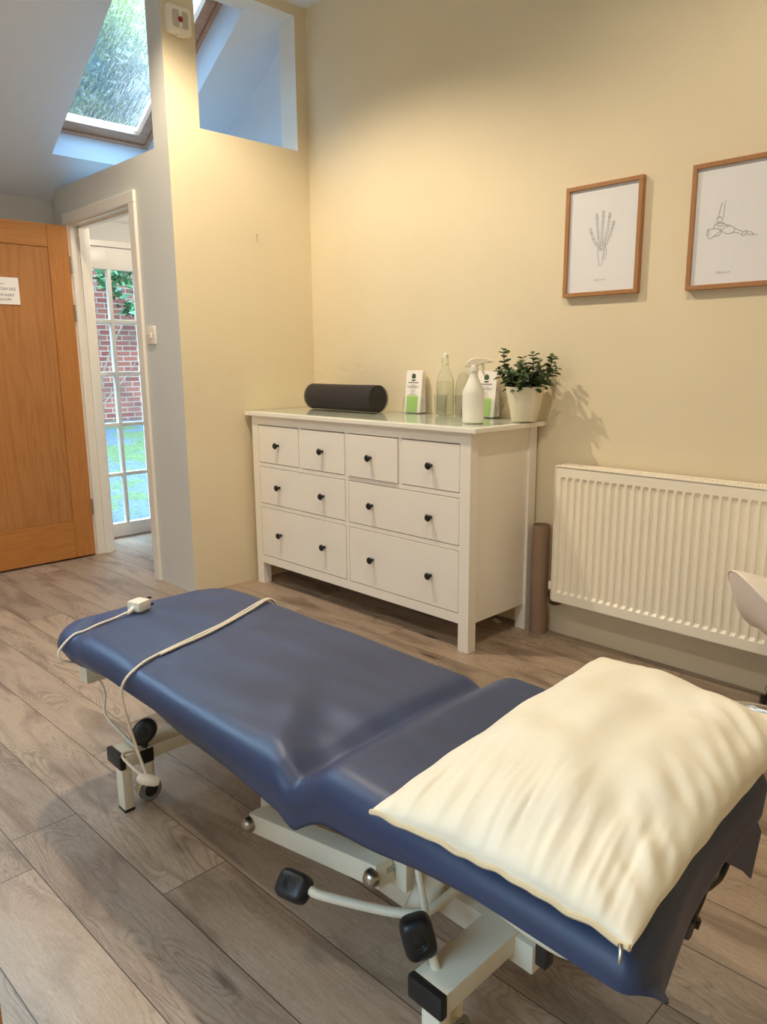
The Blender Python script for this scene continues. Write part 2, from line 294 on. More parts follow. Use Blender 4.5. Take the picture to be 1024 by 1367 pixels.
# ------------------------------------------------------------------ mesh helpers
def wloc(o):
    v = Vector((0, 0, 0))
    while o is not None:
        v = v + o.location; o = o.parent
    return v
class B:
    def __init__(s): s.m = bmesh.new(); s.mats = []
    def box(s, x0, x1, y0, y1, z0, z1, bv=0.0, seg=2, mi=0, rot=None, about=None):
        r = bmesh.ops.create_cube(s.m, size=1.0); vs = r['verts']
        for v in vs:
            v.co = Vector((x0 + (v.co.x+.5)*(x1-x0), y0 + (v.co.y+.5)*(y1-y0), z0 + (v.co.z+.5)*(z1-z0)))
        fs = list({f for v in vs for f in v.link_faces})
        if bv > 0:
            es = list({e for v in vs for e in v.link_edges})
            q = bmesh.ops.bevel(s.m, geom=es, offset=bv, segments=seg, affect='EDGES', profile=0.6)
            vs = list({v for f in q['faces'] for v in f.verts} | {v for v in vs if v.is_valid})
            fs = list({f for v in vs for f in v.link_faces})
        for f in fs: f.material_index = mi
        if rot is not None:
            c = Vector(about) if about is not None else Vector(((x0+x1)/2, (y0+y1)/2, (z0+z1)/2))
            for v in vs: v.co = rot @ (v.co - c) + c
        return vs
    def tube(s, pts, r, n=10, mi=0, cap=True, closed=False):
        pts = [Vector(p) for p in pts]; rs = r if isinstance(r, (list, tuple)) else [r]*len(pts)
        prev = None; rings = []; L = len(pts)
        for i, p in enumerate(pts):
            if closed: t = (pts[(i+1) % L] - pts[i-1])
            else: t = (pts[min(i+1, L-1)] - pts[max(i-1, 0)])
            t.normalize()
            if prev is None:
                a = Vector((0, 0, 1)) if abs(t.z) < 0.9 else Vector((1, 0, 0)); n1 = t.cross(a).normalized()
            else:
                n1 = (prev - t*prev.dot(t)).normalized()
            prev = n1; n2 = t.cross(n1)
            rings.append([s.m.verts.new(p + (n1*math.cos(2*math.pi*j/n) + n2*math.sin(2*math.pi*j/n))*rs[i]) for j in range(n)])
        for i in range(L if closed else L-1):
            A, D = rings[i], rings[(i+1) % L]
            for j in range(n):
                f = s.m.faces.new((A[j], A[(j+1) % n], D[(j+1) % n], D[j])); f.material_index = mi
        if cap and not closed:
            for q in (rings[0][::-1], rings[-1]):
                f = s.m.faces.new(q); f.material_index = mi
        return rings
    def lathe(s, prof, c, n=32, mi=0, axis=None, sx=1, sy=1):
        c = Vector(c); rings = []; rotm = axis
        for r, z in prof:
            ring = []
            if r < 1e-5:
                v = Vector((0, 0, z)); v = (rotm @ v if rotm else v) + c; ring = [s.m.verts.new(v)]
            else:
                for j in range(n):
                    v = Vector((r*sx*math.cos(2*math.pi*j/n), r*sy*math.sin(2*math.pi*j/n), z)); v = (rotm @ v if rotm else v) + c
                    ring.append(s.m.verts.new(v))
            rings.append(ring)
        for a, b in zip(rings, rings[1:]):
            if len(a) == 1 and len(b) == 1: continue
            for j in range(n):
                k = (j+1) % n
                if len(a) == 1: q = (a[0], b[k], b[j])
                elif len(b) == 1: q = (a[j], a[k], b[0])
                else: q = (a[j], a[k], b[k], b[j])
                f = s.m.faces.new(q); f.material_index = mi
    def prism(s, poly, o, ax, ay, d, mi=0):
        o, ax, ay, d = map(Vector, (o, ax, ay, d))
        A = [s.m.verts.new(o + ax*p[0] + ay*p[1]) for p in poly]; D = [s.m.verts.new(v.co + d) for v in A]
        n = len(A); fs = [s.m.faces.new(A[::-1]), s.m.faces.new(D)]
        for j in range(n): fs.append(s.m.faces.new((A[j], A[(j+1) % n], D[(j+1) % n], D[j])))
        for f in fs: f.material_index = mi
    def grid(s, fn, nu, nv, mi=0, cu=False, cv=False):
        V = [[s.m.verts.new(fn(i/(nu if cu else nu-1), j/(nv if cv else nv-1))) for j in range(nv)] for i in range(nu)]
        for i in range(nu if cu else nu-1):
            for j in range(nv if cv else nv-1):
                f = s.m.faces.new((V[i][j], V[(i+1) % nu][j], V[(i+1) % nu][(j+1) % nv], V[i][(j+1) % nv])); f.material_index = mi
        return V
    def build(s, name, mats, parent=None, smooth=True, label=None, sub=0):
        if parent is None:
            pass
        off = wloc(parent) if parent is not None else None
        bmesh.ops.recalc_face_normals(s.m, faces=s.m.faces[:])
        me = bpy.data.meshes.new(name)
        o = bpy.data.objects.new(name, me)
        if parent is None:
            xs = [v.co for v in s.m.verts]
            off = Vector(((min(v.x for v in xs)+max(v.x for v in xs))/2, (min(v.y for v in xs)+max(v.y for v in xs))/2, min(v.z for v in xs))) if s.base else Vector((0, 0, 0))
            o.location = off
        for v in s.m.verts: v.co -= off
        s.m.to_mesh(me); s.m.free()
        for q in (mats if isinstance(mats, (list, tuple)) else [mats]): me.materials.append(q)
        C.objects.link(o)
        if parent is not None: o.parent = parent
        if smooth:
            for p in me.polygons: p.use_smooth = True
            try: me.set_sharp_from_angle(angle=R(38))
            except Exception: pass
        if sub:
            md = o.modifiers.new('smooth', 'SUBSURF'); md.levels = sub; md.render_levels = sub
        if label: o['label'] = label
        return o
    base = True
def thing(name, label, cat, loc, group=None):
    o = bpy.data.objects.new(name, None); C.objects.link(o); o.location = loc; o.empty_display_size = 0.1
    o['label'] = label; o['category'] = cat
    if group: o['group'] = group
    return o
def tag(o, label, cat, group=None, kind=None):
    if label: o['label'] = label
    if cat: o['category'] = cat
    if group: o['group'] = group
    if kind: o['kind'] = kind
    return o
def struct(name, b, mats, parent=None, smooth=False, **kw):
    b.base = False
    o = b.build(name, mats, parent, smooth=smooth)
    if parent is None: o['kind'] = 'structure'
    return o
def ruled(o, label, cat): o['label'] = label; o['category'] = cat; return o
def text(name, body, size, loc, xdir, ydir, m, parent, width=None, label=None):
    cu = bpy.data.curves.new(name, 'FONT'); cu.body = body; cu.size = size; cu.extrude = 0.0002; cu.align_x = 'CENTER'; cu.align_y = 'CENTER'
    t = bpy.data.objects.new(name, cu); C.objects.link(t); bpy.context.view_layer.update()
    me = bpy.data.meshes.new_from_object(t.evaluated_get(bpy.context.evaluated_depsgraph_get()))
    bpy.data.objects.remove(t)
    sx = 1.0
    if width and len(me.vertices):
        w = max(v.co.x for v in me.vertices) - min(v.co.x for v in me.vertices); sx = width/w
    off = wloc(parent); xd, yd, L = Vector(xdir), Vector(ydir), Vector(loc); zd = xd.cross(yd)
    for v in me.vertices: v.co = L + xd*v.co.x*sx + yd*v.co.y + zd*v.co.z - off
    me.materials.clear(); me.materials.append(m)
    o = bpy.data.objects.new(name, me); C.objects.link(o); o.parent = parent
    if label: o['label'] = label
    return o
def spline(pts, n=8, closed=False):
    P = [Vector(p) for p in pts]; out = []; L = len(P)
    for i in range(L if closed else L-1):
        p0 = P[i-1] if (i > 0 or closed) else P[0]; p1 = P[i]; p2 = P[(i+1) % L]; p3 = P[(i+2) % L] if (closed or i+2 < L) else P[-1]
        for k in range(n):
            t = k/n
            out.append(0.5*((2*p1) + (p2-p0)*t + (2*p0-5*p1+4*p2-p3)*t*t + (3*p1-p0-3*p2+p3)*t**3))
    if not closed: out.append(P[-1])
    return out
def sm(a, b, x):
    t = max(0.0, min(1.0, (x-a)/(b-a))); return t*t*(3-2*t)

# ================================================================== ROOM SHELL
XR, YF, H = 4.70, -4.40, 3.07
YD = -0.86
b = B(); b.box(-1.75, XR+.1, YF-.1, 0.15, -0.06, 0.0); struct('floor', b, M['floor'])
b = B(); b.box(0.0, XR+.1, YF-.1, 0.15, H, H+.12); struct('ceiling', b, M['ceiling'])
# back wall with the gable end following the roof
b = B(); b.box(-.07, XR+.1, 0, .15, 0, H); struct('wall_back', b, M['cream'])
b = B(); b.prism([(-1.75, 0), (-.07, 0), (-.07, H), (-.07, zc(-.07)), (-1.75, zc(-1.75))][:3]+[(-1.75, zc(-1.75))], (0, 0, 0), (1, 0, 0), (0, 0, 1), (0, 0.15, 0)); struct('wall_hall_back', b, M['ceiling'])
b = B(); b.box(XR, XR+.1, YF-.1, 0, 0, H); struct('wall_right', b, M['cream'])
# front wall (behind the camera) with a wide window
wx0, wx1, wz0, wz1 = 1.3, 3.5, 0.85, 2.25
b = B(); b.prism([(-1.6, 0), (wx0, 0), (wx0, H), (0, H), (-1.6, zc(-1.6))], (0, YF, 0), (1, 0, 0), (0, 0, 1), (0, -0.15, 0))
b.box(wx1, XR+.1, YF-.15, YF, 0, H); b.box(wx0, wx1, YF-.15, YF, 0, wz0); b.box(wx0, wx1, YF-.15, YF, wz1, H)
struct('wall_front', b, M['cream'])
wf = B(); fr = 0.06
for a in ((wx0, wx1, wz0, wz0+fr), (wx0, wx1, wz1-fr, wz1), (wx0, wx0+fr, wz0+fr, wz1-fr), (wx1-fr, wx1, wz0+fr, wz1-fr), (2.37, 2.43, wz0+fr, wz1-fr)):
    wf.box(a[0], a[1], YF-.12, YF-.06, a[2], a[3])
w3 = struct('window_3', wf, M['gloss_white'])
g = B(); g.box(wx0+fr, 2.37, YF-.095, YF-.089, wz0+fr, wz1-fr); g.box(2.43, wx1-fr, YF-.095, YF-.089, wz0+fr, wz1-fr); g.build('pane', M['glass'], w3, smooth=False)
# left wall
b = B(); b.box(-1.62, -1.45, YF-.1, YD, 0, zc(-1.45)); struct('wall_left', b, M['grey_wall'])
# hallway outer wall with glazed door opening
gy0, gy1, gz = -0.83, -0.13, 2.02
b = B(); b.box(-1.75, -1.55, YD+.1, gy0, 0, 2.3); b.box(-1.75, -1.55, gy1, 0, 0, 2.3); b.box(-1.75, -1.55, gy0, gy1, gz, 2.3)
b.box(-1.75, -1.45, YD-.001, YD+.1, 0, 2.3)
struct('wall_hall', b, M['grey_wall'])
# doorway wall
dx0, dx1, dz = -1.21, -0.43, 2.03
b = B(); b.box(-1.45, dx0-.029, YD, YD+.1, 0, 2.255); b.box(dx1+.029, -0.14, YD, YD+.1, 0, 2.255); b.box(dx0-.029, dx1+.029, YD, YD+.1, dz+.029, 2.255)
struct('wall_doorway', b, M['grey_wall'])
b = B(); b.box(-1.55, -0.14, YD+.1, 0, 2.14, 2.255); struct('ceiling_hall', b, M['white'])
# partition with the high opening
oy0, oy1, oz0, oz1 = -0.682, -0.074, 2.352, 3.017
b = B()
b.box(-0.14, 0, YD, 0, 0, oz0); b.box(-0.14, 0, YD, oy0, oz0, oz1); b.box(-0.14, 0, oy1, 0, oz0, oz1); b.box(-0.14, 0, YD, 0, oz1, H+.02)
for f in b.m.faces:
    f.normal_update(); c = f.calc_center_median()
    if f.normal.y < -0.5 and c.y < YD+.01: f.material_index = 1
    elif f.normal.x < -0.5: f.material_index = 1
    elif c.x > -0.139 and c.x < -0.001 and oz0-.01 < c.z < oz1+.01: f.material_index = 2
struct('wall_partition', b, [M['cream'], M['grey_wall'], M['white']])

# sloped ceiling / roof with two skylight shafts
TH = 0.24
def roofpoly(x0, x1, bot, top):      # section in XZ
    return [(x0, zc(x0)), (x1, zc(x1)), (x1+top[0], zc(x1)+top[1]), (x0+bot[0], zc(x0)+bot[1])]
SX0, SX1 = -1.13, -0.05
pn = (sn.x*0.206, sn.z*0.206)
b = B()
def rsec(y0, y1, x0, x1, f0, f1): b.prism(roofpoly(x0, x1, f0, f1), (0, y0, 0), (1, 0, 0), (0, 0, 1), (0, y1-y0, 0))
ys = [(-4.55, -3.22, 0), (-3.22, -2.02, 1), (-2.02, -0.961, 0), (-0.961, -0.32, 1), (-0.32, 0.15, 0)]
v = (0, TH)
for y0, y1, hole in ys:
    if not hole: rsec(y0, y1, -1.8, 0.0, v, v)
    else: rsec(y0, y1, -1.8, SX0, v, pn); rsec(y0, y1, SX1, 0.0, pn, v)
struct('ceiling_slope', b, M['ceiling'])

def skylight(nm, y0, y1):
    O = Vector((SX0, 0, zc(SX0))); ud = Vector((math.cos(SLA), 0, math.sin(SLA)))
    Lu = (SX1-SX0)/math.cos(SLA)
    def bar(bb, u0, u1, w0, w1, n0, n1):
        bb.prism([(u0, n0), (u1, n0), (u1, n1), (u0, n1)], O + Vector((0, w0, 0)), ud, sn, (0, w1-w0, 0))
    def ring(bb, i0, i1, n0, n1):
        bar(bb, i0, i1, y0+i0, y1-i0, n0, n1); bar(bb, Lu-i1, Lu-i0, y0+i0, y1-i0, n0, n1)
        bar(bb, i1, Lu-i1, y0+i0, y0+i1, n0, n1); bar(bb, i1, Lu-i1, y1-i1, y1-i0, n0, n1)
    f = B(); ring(f, -0.02, 0.022, 0.172, 0.25); w = struct(nm, f, M['pine'])
    sB = B(); ring(sB, 0.026, 0.085, 0.185, 0.245); so = sB.build('sash', M['pine'], w, smooth=False)
    g = B(); bar(g, 0.08, Lu-0.08, y0+0.08, y1-0.08, 0.215, 0.223); g.build('pane', M['skyglass'], so, smooth=False)
    return w
skylight('window_1', -0.961, -0.32); skylight('window_2', -3.22, -2.02)

# door lining and architrave
b = B()
b.box(dx0-.03, dx0, YD-.004, YD+.104, 0, dz+.03); b.box(dx1, dx1+.03, YD-.004, YD+.104, 0, dz+.03); b.box(dx0, dx1, YD-.004, YD+.104, dz, dz+.03)
b.box(dx0, dx0+.013, YD+.045, YD+.08, 0, dz); b.box(dx1-.013, dx1, YD+.045, YD+.08, 0, dz); b.box(dx0, dx1, YD+.045, YD+.08, dz-.013, dz)
for y0, y1 in ((YD-.018, YD), (YD+.1, YD+.118)):
    b.box(dx0-.07, dx0-.008, y0, y1, 0, dz+.008, 0.004); b.box(dx1+.008, dx1+.07, y0, y1, 0, dz+.008, 0.004); b.box(dx0-.07, dx1+.07, y0, y1, dz+.008, dz+.068, 0.004)
struct('trim_1', b, M['gloss_white'])
# baseboards: only a thin caulked edge shows; left wall keeps a low board behind the door
b = B(); b.box(-1.45, -1.435, YF, YD-.09, 0, 0.1, 0.003); struct('baseboard_left', b, M['gloss_white'])

# oak door, open at a right angle
D = thing('oak_door', 'light oak panelled door standing open beside the white doorway', 'door', (-1.213, YD-.03, 0.0))
D['category'] = 'door'
dyh, dyf, zb, zt = -0.888, -1.648, 0.012, 2.022
xf, xb = -1.190, -1.234
st = 0.122
for y0 in (dyh-st, dyf):
    b = B(); b.box(xb, xf, y0, y0+st, zb, zt, 0.002); b.build('stile', M['oak'], D, smooth=False)
for z0, z1 in ((1.892, zt), (zb, .248)):
    b = B(); b.box(xb, xf, dyf+st+.0012, dyh-st-.0012, z0, z1, 0.002); b.build('rail', M['oak_h'], D, smooth=False)
M['oak_panel'] = wood('oak_panel_wood', (156, 98, 48), (198, 138, 78), 'Z', 0.9, contrast=0.5)
b = B(); b.box(xb+.006, xf-.005, dyf+st+.001, dyh-st-.001, 0.25, 1.89); b.build('panel', M['oak_panel'], D, smooth=False)
for z in (1.80, 1.52, 0.32):
    b = B(); b.box(xf-.036, xf-.001, dyh-.001, dyh+.004, z-.05, z+.05); b.tube([(xf-.002, dyh+.006, z-.05), (xf-.002, dyh+.006, z+.05)], .006, 8); b.build('hinge', M['steel'], D)
b = B(); b.lathe([(0, 0), (.026, 0), (.026, .008), (.009, .010), (.009, .045), (0, .045)], (xf, dyf+.06, 1.02), 20, axis=Matrix.Rotation(R(90), 3, 'Y'))
b.tube([(xf+.045, dyf+.06, 1.02), (xf+.05, dyf+.09, 1.02), (xf+.05, dyf+.18, 1.018)], .009, 10); b.build('handle', M['steel'], D)
# paper sign on the door, the writing shows through from the other side (mirrored)
sg = thing('paper_sign', 'white paper sign with faint mirrored lettering taped to the oak door', 'sign', (xf, -1.301, 1.556))
b = B(); b.box(xf-.0045, xf+.0012, -1.406, -1.1962, 1.556, 1.705); b.build('sheet', M['paper2'], sg, smooth=False)
ix = xf+.0016
M['ink3'] = mat('faint_show_through_ink', (84, 84, 96), 0.7)
for body, w, z, s in (('DO NOT ENTER', .168, 1.640, .022), ('TREATMENT IN', .150, 1.606, .020), ('PROGRESS', .112, 1.582, .018)):
    text('lettering', body, s, (ix, -1.301, z), (0, -1, 0), (0, 0, 1), M['ink3'], sg, w)
b = B(); b.box(ix-.0002, ix, -1.33, -1.272, 1.667, 1.669); b.build('small_print', M['ink3'], sg, smooth=False)

# light switch
sw = thing('light_switch', 'white light switch plate on the pale wall right of the doorway', 'light switch', (-0.285, YD, 1.32))
b = B(); b.box(-.331, -.243, YD-.009, YD, 1.319, 1.411, .003); b.build('plate', M['plug'], sw)
b = B(); b.box(-.297, -.277, YD-.014, YD-.008, 1.352, 1.380, .002); b.build('rocker', M['plug'], sw)
for x in (-.318, -.256):
  b = B(); b.lathe([(0, .0105), (.003, .0105), (.003, .008)], (x, YD, 1.365), 10, axis=Matrix.Rotation(R(90), 3, 'X'))
  b.build('screw', M['steel'], sw)

# glazed door to the garden
gd = B(); gx0, gx1 = -1.70, -1.55
gd.box(gx0, gx1, gy0, gy0+.035, 0, gz, .003); gd.box(gx0, gx1, gy1-.035, gy1, 0, gz, .003); gd.box(gx0, gx1, gy0+.035, gy1-.035, gz-.04, gz, .003)
gdo = struct('door_1', gd, M['gloss_white'])
lf = B(); lx0, lx1 = -1.60, -1.555; ly0, ly1 = gy0+.038, gy1-.038
gl0, gl1, gb, gt = -0.665, -0.292, 0.103, 1.835
lf.box(lx0, lx1, ly0, gl0, .006, 1.975, .003); lf.box(lx0, lx1, gl1, ly1, .006, 1.975, .003); lf.box(lx0, lx1, gl0, gl1, .006, gb, .003); lf.box(lx0, lx1, gl0, gl1, gt, 1.975, .003)
lf.box(lx0+.006, lx1, -.492, -.466, gb, gt, .004)
for z in (.450, .799, 1.149, 1.497): lf.box(lx0+.006, lx1-.001, gl0, gl1, z-.013, z+.013, .004)
ld = lf.build('door_leaf', M['gloss_white'], gdo)
g = B(); g.box(-1.582, -1.577, gl0-.01, gl1+.01, gb-.01, gt+.01); g.build('pane', M['glass'], ld, smooth=False)

# ================================================================== GARDEN
def gz_(x): return -0.08 + max(0.0, (-2.2-x))*0.085
b = B(); b.grid(lambda u, v: Vector((-1.8-9.5*u, -6+18*v, gz_(-1.8-9.5*u) + 0.03*noise.noise(Vector((u*9, v*14, 0))))), 40, 60)
b.base = False; go = b.build('garden_ground', M['ground'], None); tag(go, 'mossy green garden ground with grey slate patches beyond the glazed door', 'ground', kind='stuff')
b = B(); b.box(-7.6, -7.3, -6, 12, 0.1, 3.5); b.box(-7.65, -7.25, -6, 12, 3.5, 3.58)
bw = b.build('garden_wall', M['brick'], None, smooth=False); tag(bw, 'old red brick garden wall seen through the glazed door', 'wall')
def leaf_cloud(bb, c, r, n, size, seed, mi=0):
    rg = random.Random(seed); c = Vector(c)
    for i in range(n):
        d = Vector((rg.gauss(0, 1), rg.gauss(0, 1), rg.gauss(0, 1))).normalized()*(rg.random()**0.45)
        p = c + Vector((d.x*r[0], d.y*r[1], d.z*r[2])); s = size*rg.uniform(.6, 1.3)
        a = Vector((rg.gauss(0, 1), rg.gauss(0, 1), rg.gauss(0, .6))).normalized(); q = a.cross(Vector((rg.gauss(0, 1), rg.gauss(0, 1), rg.gauss(0, 1)))).normalized()
        v = [bb.m.verts.new(p + a*s), bb.m.verts.new(p + q*s*.38 + a*s*.1), bb.m.verts.new(p - a*s), bb.m.verts.new(p - q*s*.38 + a*s*.1)]
        f = bb.m.faces.new(v); f.material_index = mi
def climber(loc, label, seed, pts_list, clouds):
    t = thing('climbing_shrub', label, 'shrub', loc)
    s = B()
    for pts, r in pts_list: s.tube(spline(pts, 5), [r*(1-.6*i/(len(pts)*5)) for i in range((len(pts)-1)*5+1)], 6)
    s.build('branches', M['bark'], t)
    f = B()
    for k, (c, r, n) in enumerate(clouds): leaf_cloud(f, c, r, n, .085, seed+k)
    f.build('foliage', M['leaf2'], t, smooth=False)
M['bark'] = mat('pale_grey_bark', (110, 96, 82), 0.85, var=0.2)
climber((-6.6, 1.75, .3), 'leafy green shrub with bare pale branches at the left of the brick wall', 5,
        [([(-6.9, 1.7, .25), (-6.9, 1.8, 1.0), (-6.8, 2.1, 1.7), (-6.7, 2.4, 2.1)], .018), ([(-6.9, 1.75, .6), (-6.9, 2.1, .95), (-6.9, 2.35, 1.25)], .011), ([(-6.9, 1.8, 1.0), (-6.8, 1.6, 1.6), (-6.6, 1.7, 2.3)], .016)],
        [((-6.7, 2.05, 2.45), (.4, .28, .38), 260), ((-6.75, 2.25, 1.95), (.3, .2, .1), 70)])
climber((-6.8, 2.7, .3), 'thin climber with hanging green leaves over the brick wall, right side of the glazed door', 25,
        [([(-7.2, 2.65, .25), (-7.2, 2.68, 1.2), (-7.15, 2.66, 2.1), (-7.1, 2.8, 2.5)], .018), ([(-7.15, 2.5, 1.9), (-7.15, 2.75, 1.85), (-7.1, 3.0, 2.0)], .02)],
        [((-6.9, 2.62, 2.35), (.2, .12, .25), 50), ((-6.95, 2.85, 2.5), (.15, .16, .14), 34)])
# trees above, seen through the skylight
def tree(loc, h, r, n, seed, label):
    t = thing('garden_tree', label, 'tree', loc, None)
    x, y, z = loc
    s = B(); s.tube(spline([(x, y, z), (x+.1, y, z+h*.4), (x, y+.2, z+h)], 6), [.22-.012*i for i in range(13)], 10)
    rg = random.Random(seed)
    for k in range(7):
        a = k*0.9; s.tube([(x, y, z+h*(.45+.07*k)), (x+math.cos(a)*r*.6, y+math.sin(a)*r*.6, z+h*(.6+.07*k))], [.08, .02], 6)
    s.build('trunk', M['bark'], t)
    f = B()
    for k in range(15):
        d = Vector((rg.gauss(0, 1), rg.gauss(0, 1), rg.gauss(0, .8))).normalized()*r*rg.uniform(.2, .8)
        leaf_cloud(f, Vector((x, y, z+h)) + d, (r*.42, r*.42, r*.36), n//15, .16, seed*31+k, k % 2)
    f.build('crown', [M['leaf3'], M['leaf4']], t, smooth=False)
M['leaf3'] = mat('blue_green_foliage', (46, 84, 102), 0.5, var=0.4, scale=1.5)
M['leaf4'] = mat('yellow_green_foliage', (164, 174, 92), 0.5, var=0.3, scale=1.5)
tree((-9.4, 2.0, .50), 6.0, 3.0, 5200, 3, 'tree with dense foliage beyond the garden wall, seen through the skylight glass')
tree((-10.2, 8.6, .56), 6.6, 3.0, 4200, 8, 'second leafy tree beyond the garden wall, seen at the right edge of the skylight')

# ================================================================== DRESSER
DX, DY = 0.0082, -0.004
dr = thing('dresser', 'white wooden chest of eight drawers with black knobs against the cream back wall', 'chest of drawers', (0.81, DY-.25, 0))
bx0, bx1, by0, by1 = 0.046, 1.572, DY-.465, DY-.015
fy = DY-.478
b = B()
b.box(bx0+.012, bx0+.03, by0+.04, by1-.02, .12, .94); b.box(bx1-.03, bx1-.012, by0+.04, by1-.02, .12, .94)
b.box(bx0+.02, bx1-.02, by1-.01, by1-.004, .12, .94)
b.box(bx0+.05, bx1-.05, fy, fy+.02, .893, .94, .001)           # top rail
b.box(bx0+.05, bx1-.05, fy, fy+.02, .122, .166, .001)          # bottom rail
b.box(bx0+.05, bx1-.05, fy+.001, fy+.02, .668, .688); b.box(bx0+.05, bx1-.05, fy+.001, fy+.02, .443, .463)
b.box(.806, .826, fy+.0005, fy+.02, .16, .90)
for x in (.4505, 1.1635): b.box(x, x+.017, fy+.0015, fy+.02, .68, .90)
b.box(bx0+.02, bx1-.02, by0+.03, by1-.02, .13, .14)
b.build('carcass', M['furn'], dr, smooth=False)
b = B(); b.box(DX, DX+1.6, DY-.5, DY, .94, .9598, .0025); b.build('top', M['furn'], dr, smooth=False)
for x in (bx0, bx1-.055):
    for y in (fy-.001, by1-.05):
        b = B(); b.prism([(0, 0), (.055, 0), (.055, .94), (0, .94)], (x, y, 0), (1, 0, 0), (0, 0, 1), (0, .05, 0)); b.build('leg', M['furn'], dr, smooth=False)
def drawer(x0, x1, z0, z1, kx, dy=0.0):
    d = B(); d.box(x0+.001, x1-.001, fy-.001+dy, fy+.017+dy, z0+.001, z1-.0015, .0012)
    d.box(x0+.02, x1-.02, fy+.017, by1-.05, z0+.01, z1-.03)
    o = d.build('drawer', M['furn'], dr, smooth=False)
    for k in kx:
        q = B(); q.lathe([(0, 0), (.007, 0), (.0065, .012), (.010, .016), (.0155, .020), (.0165, .025), (.013, .029), (0, .031)], (k, fy-.001+dy, (z0+z1)/2+.0), 20, axis=Matrix.Rotation(R(90), 3, 'X'))
        q.build('knob', M['knob'], o)
K = (.278, .641, .992, 1.36)
for x0, x1, k, dy in ((.1035, .4485, K[0], 0), (.469, .8035, K[1], -.001), (.8285, 1.1615, K[2], -.007), (1.1825, 1.515, K[3], 0)): drawer(x0, x1, .690, .890, [k], dy)
drawer(.1035, .8035, .465, .666, K[:2]); drawer(.8285, 1.515, .465, .666, K[2:], 0)
drawer(.1035, .8035, .169, .441, K[:2]); drawer(.8285, 1.515, .169, .441, K[2:], 0)
b = B(); b.box(DX+.002, DX+1.598, DY-.498, DY-.002, .9602, .9652, .0008)
tag(b.build('glass_sheet', M['glasstop'], None, smooth=False), 'thin glass sheet covering the top of the white chest of drawers', 'glass top')
ZT = .9655

# bolster
ro = thing('bolster', 'black cylindrical foam bolster lying on the left of the chest of drawers', 'bolster', (.45, -.15, ZT))
b = B(); rr = .068; yc = -.165
b.lathe([(0, -.262), (rr*.8, -.262), (rr*.96, -.256), (rr, -.245), (rr*1.0, 0), (rr, .245), (rr*.96, .256), (rr*.8, .262), (0, .262)], (.452, yc, ZT+rr+.001), 40, axis=Matrix.Rotation(R(90), 3, 'Y'))
for v in b.m.verts: v.co += Vector((0, 0, .0015*noise.noise(v.co*9)))
b.build('cover', M['roller'], ro)
for x in (.193, .711):
    b = B(); b.tube([(x, yc+math.cos(a)*rr*.985, ZT+rr+.001+math.sin(a)*rr*.985) for a in [i*math.pi/16 for i in range(32)]], .002, 6, closed=True)
    b.build('piping', M['roller'], ro)

# leaflet holders
def leaflets(x, y, ang, label):
    t = thing('leaflet_holder', label, 'leaflet holder', (x, y, ZT), 'clear leaflet holders on the glass')
    rot = Matrix.Rotation(R(ang), 3, 'Z'); tilt = Matrix.Rotation(R(-7), 3, 'X')
    O = Vector((x, y, ZT))
    def put(bb, vs, tl=True):
        for v in vs: v.co = O + rot @ ((tilt @ v.co) if tl else v.co)
    h = B(); put(h, h.box(-.056, .056, .044, .047, .001, .13)); put(h, h.box(-.056, .056, -.006, -.003, .006, .082)); put(h, h.box(-.056, -.054, -.006, .047, .005, .075)); put(h, h.box(.054, .056, -.006, .047, .005, .075)); put(h, h.box(-.056, .056, -.03, .047, .000, .003), False)
    h.build('holder', M['clear'], t, smooth=False)
    for k, (dx, an) in enumerate(((0, 0), (.010, 1.5), (.020, 3), (.030, 4.5), (.038, 6))):
        l = B(); vs = l.box(-.0495+dx*.3, .0495+dx*.3, .001+k*.008, .0035+k*.008, .004, .213-.001*k)
        rz = Matrix.Rotation(R(-an), 3, 'Y')
        for v in vs: v.co = rz @ v.co
        put(l, vs); l.build('leaflet', M['paper2'], t, smooth=False)
    g = B(); vs = g.box(-.037, .030, -.0006, .0006, .006, .088); put(g, vs); g.build('green_panel', M['green'], t, smooth=False)
    lg = B(); n = 20
    f = [lg.m.verts.new(Vector((.021*math.cos(2*math.pi*i/n)*.62-.003, -.0001, .183+.014*math.sin(2*math.pi*i/n)))) for i in range(n)]
    put(lg, f); lg.m.faces.new(f)
    f2 = [lg.m.verts.new(Vector((p[0]-.003, -.0004, p[1]))) for p in [(-.014, .167), (.014, .167), (.007, .160), (-.007, .160)]]; put(lg, f2); lg.m.faces.new(f2)
    lg.build('logo', M['dgreen'], t, smooth=False)
    q = B(); vs = q.box(-.0205, .0145, -.0009, -.0004, .1675, .1715); put(q, vs); q.build('logo_gap', M['paper2'], t, smooth=False)
    w = B()
    for z, wd, hh in ((.150, .060, .0045), (.139, .03, .0018), (.132, .074, .0022), (.1255, .05, .0018), (.115, .022, .0016), (.107, .032, .0016), (.099, .02, .0016), (.0925, .044, .0016)):
        xx = -wd/2-.003; rg = random.Random(int(z*1000))
        while xx < wd/2-.003:
            ww = rg.uniform(.003, .009); put(w, w.box(xx, min(xx+ww, wd/2-.003), -.0005, .0003, z, z+hh)); xx += ww+.0016
    w.build('printed_lines', M['ink'], t, smooth=False)
leaflets(.868, -.085, 40-33, 'clear holder of white and green leaflets between the bolster and the glass bottle')
leaflets(1.325, -.085, 40-33, 'clear holder of white and green leaflets behind the white spray bottle')

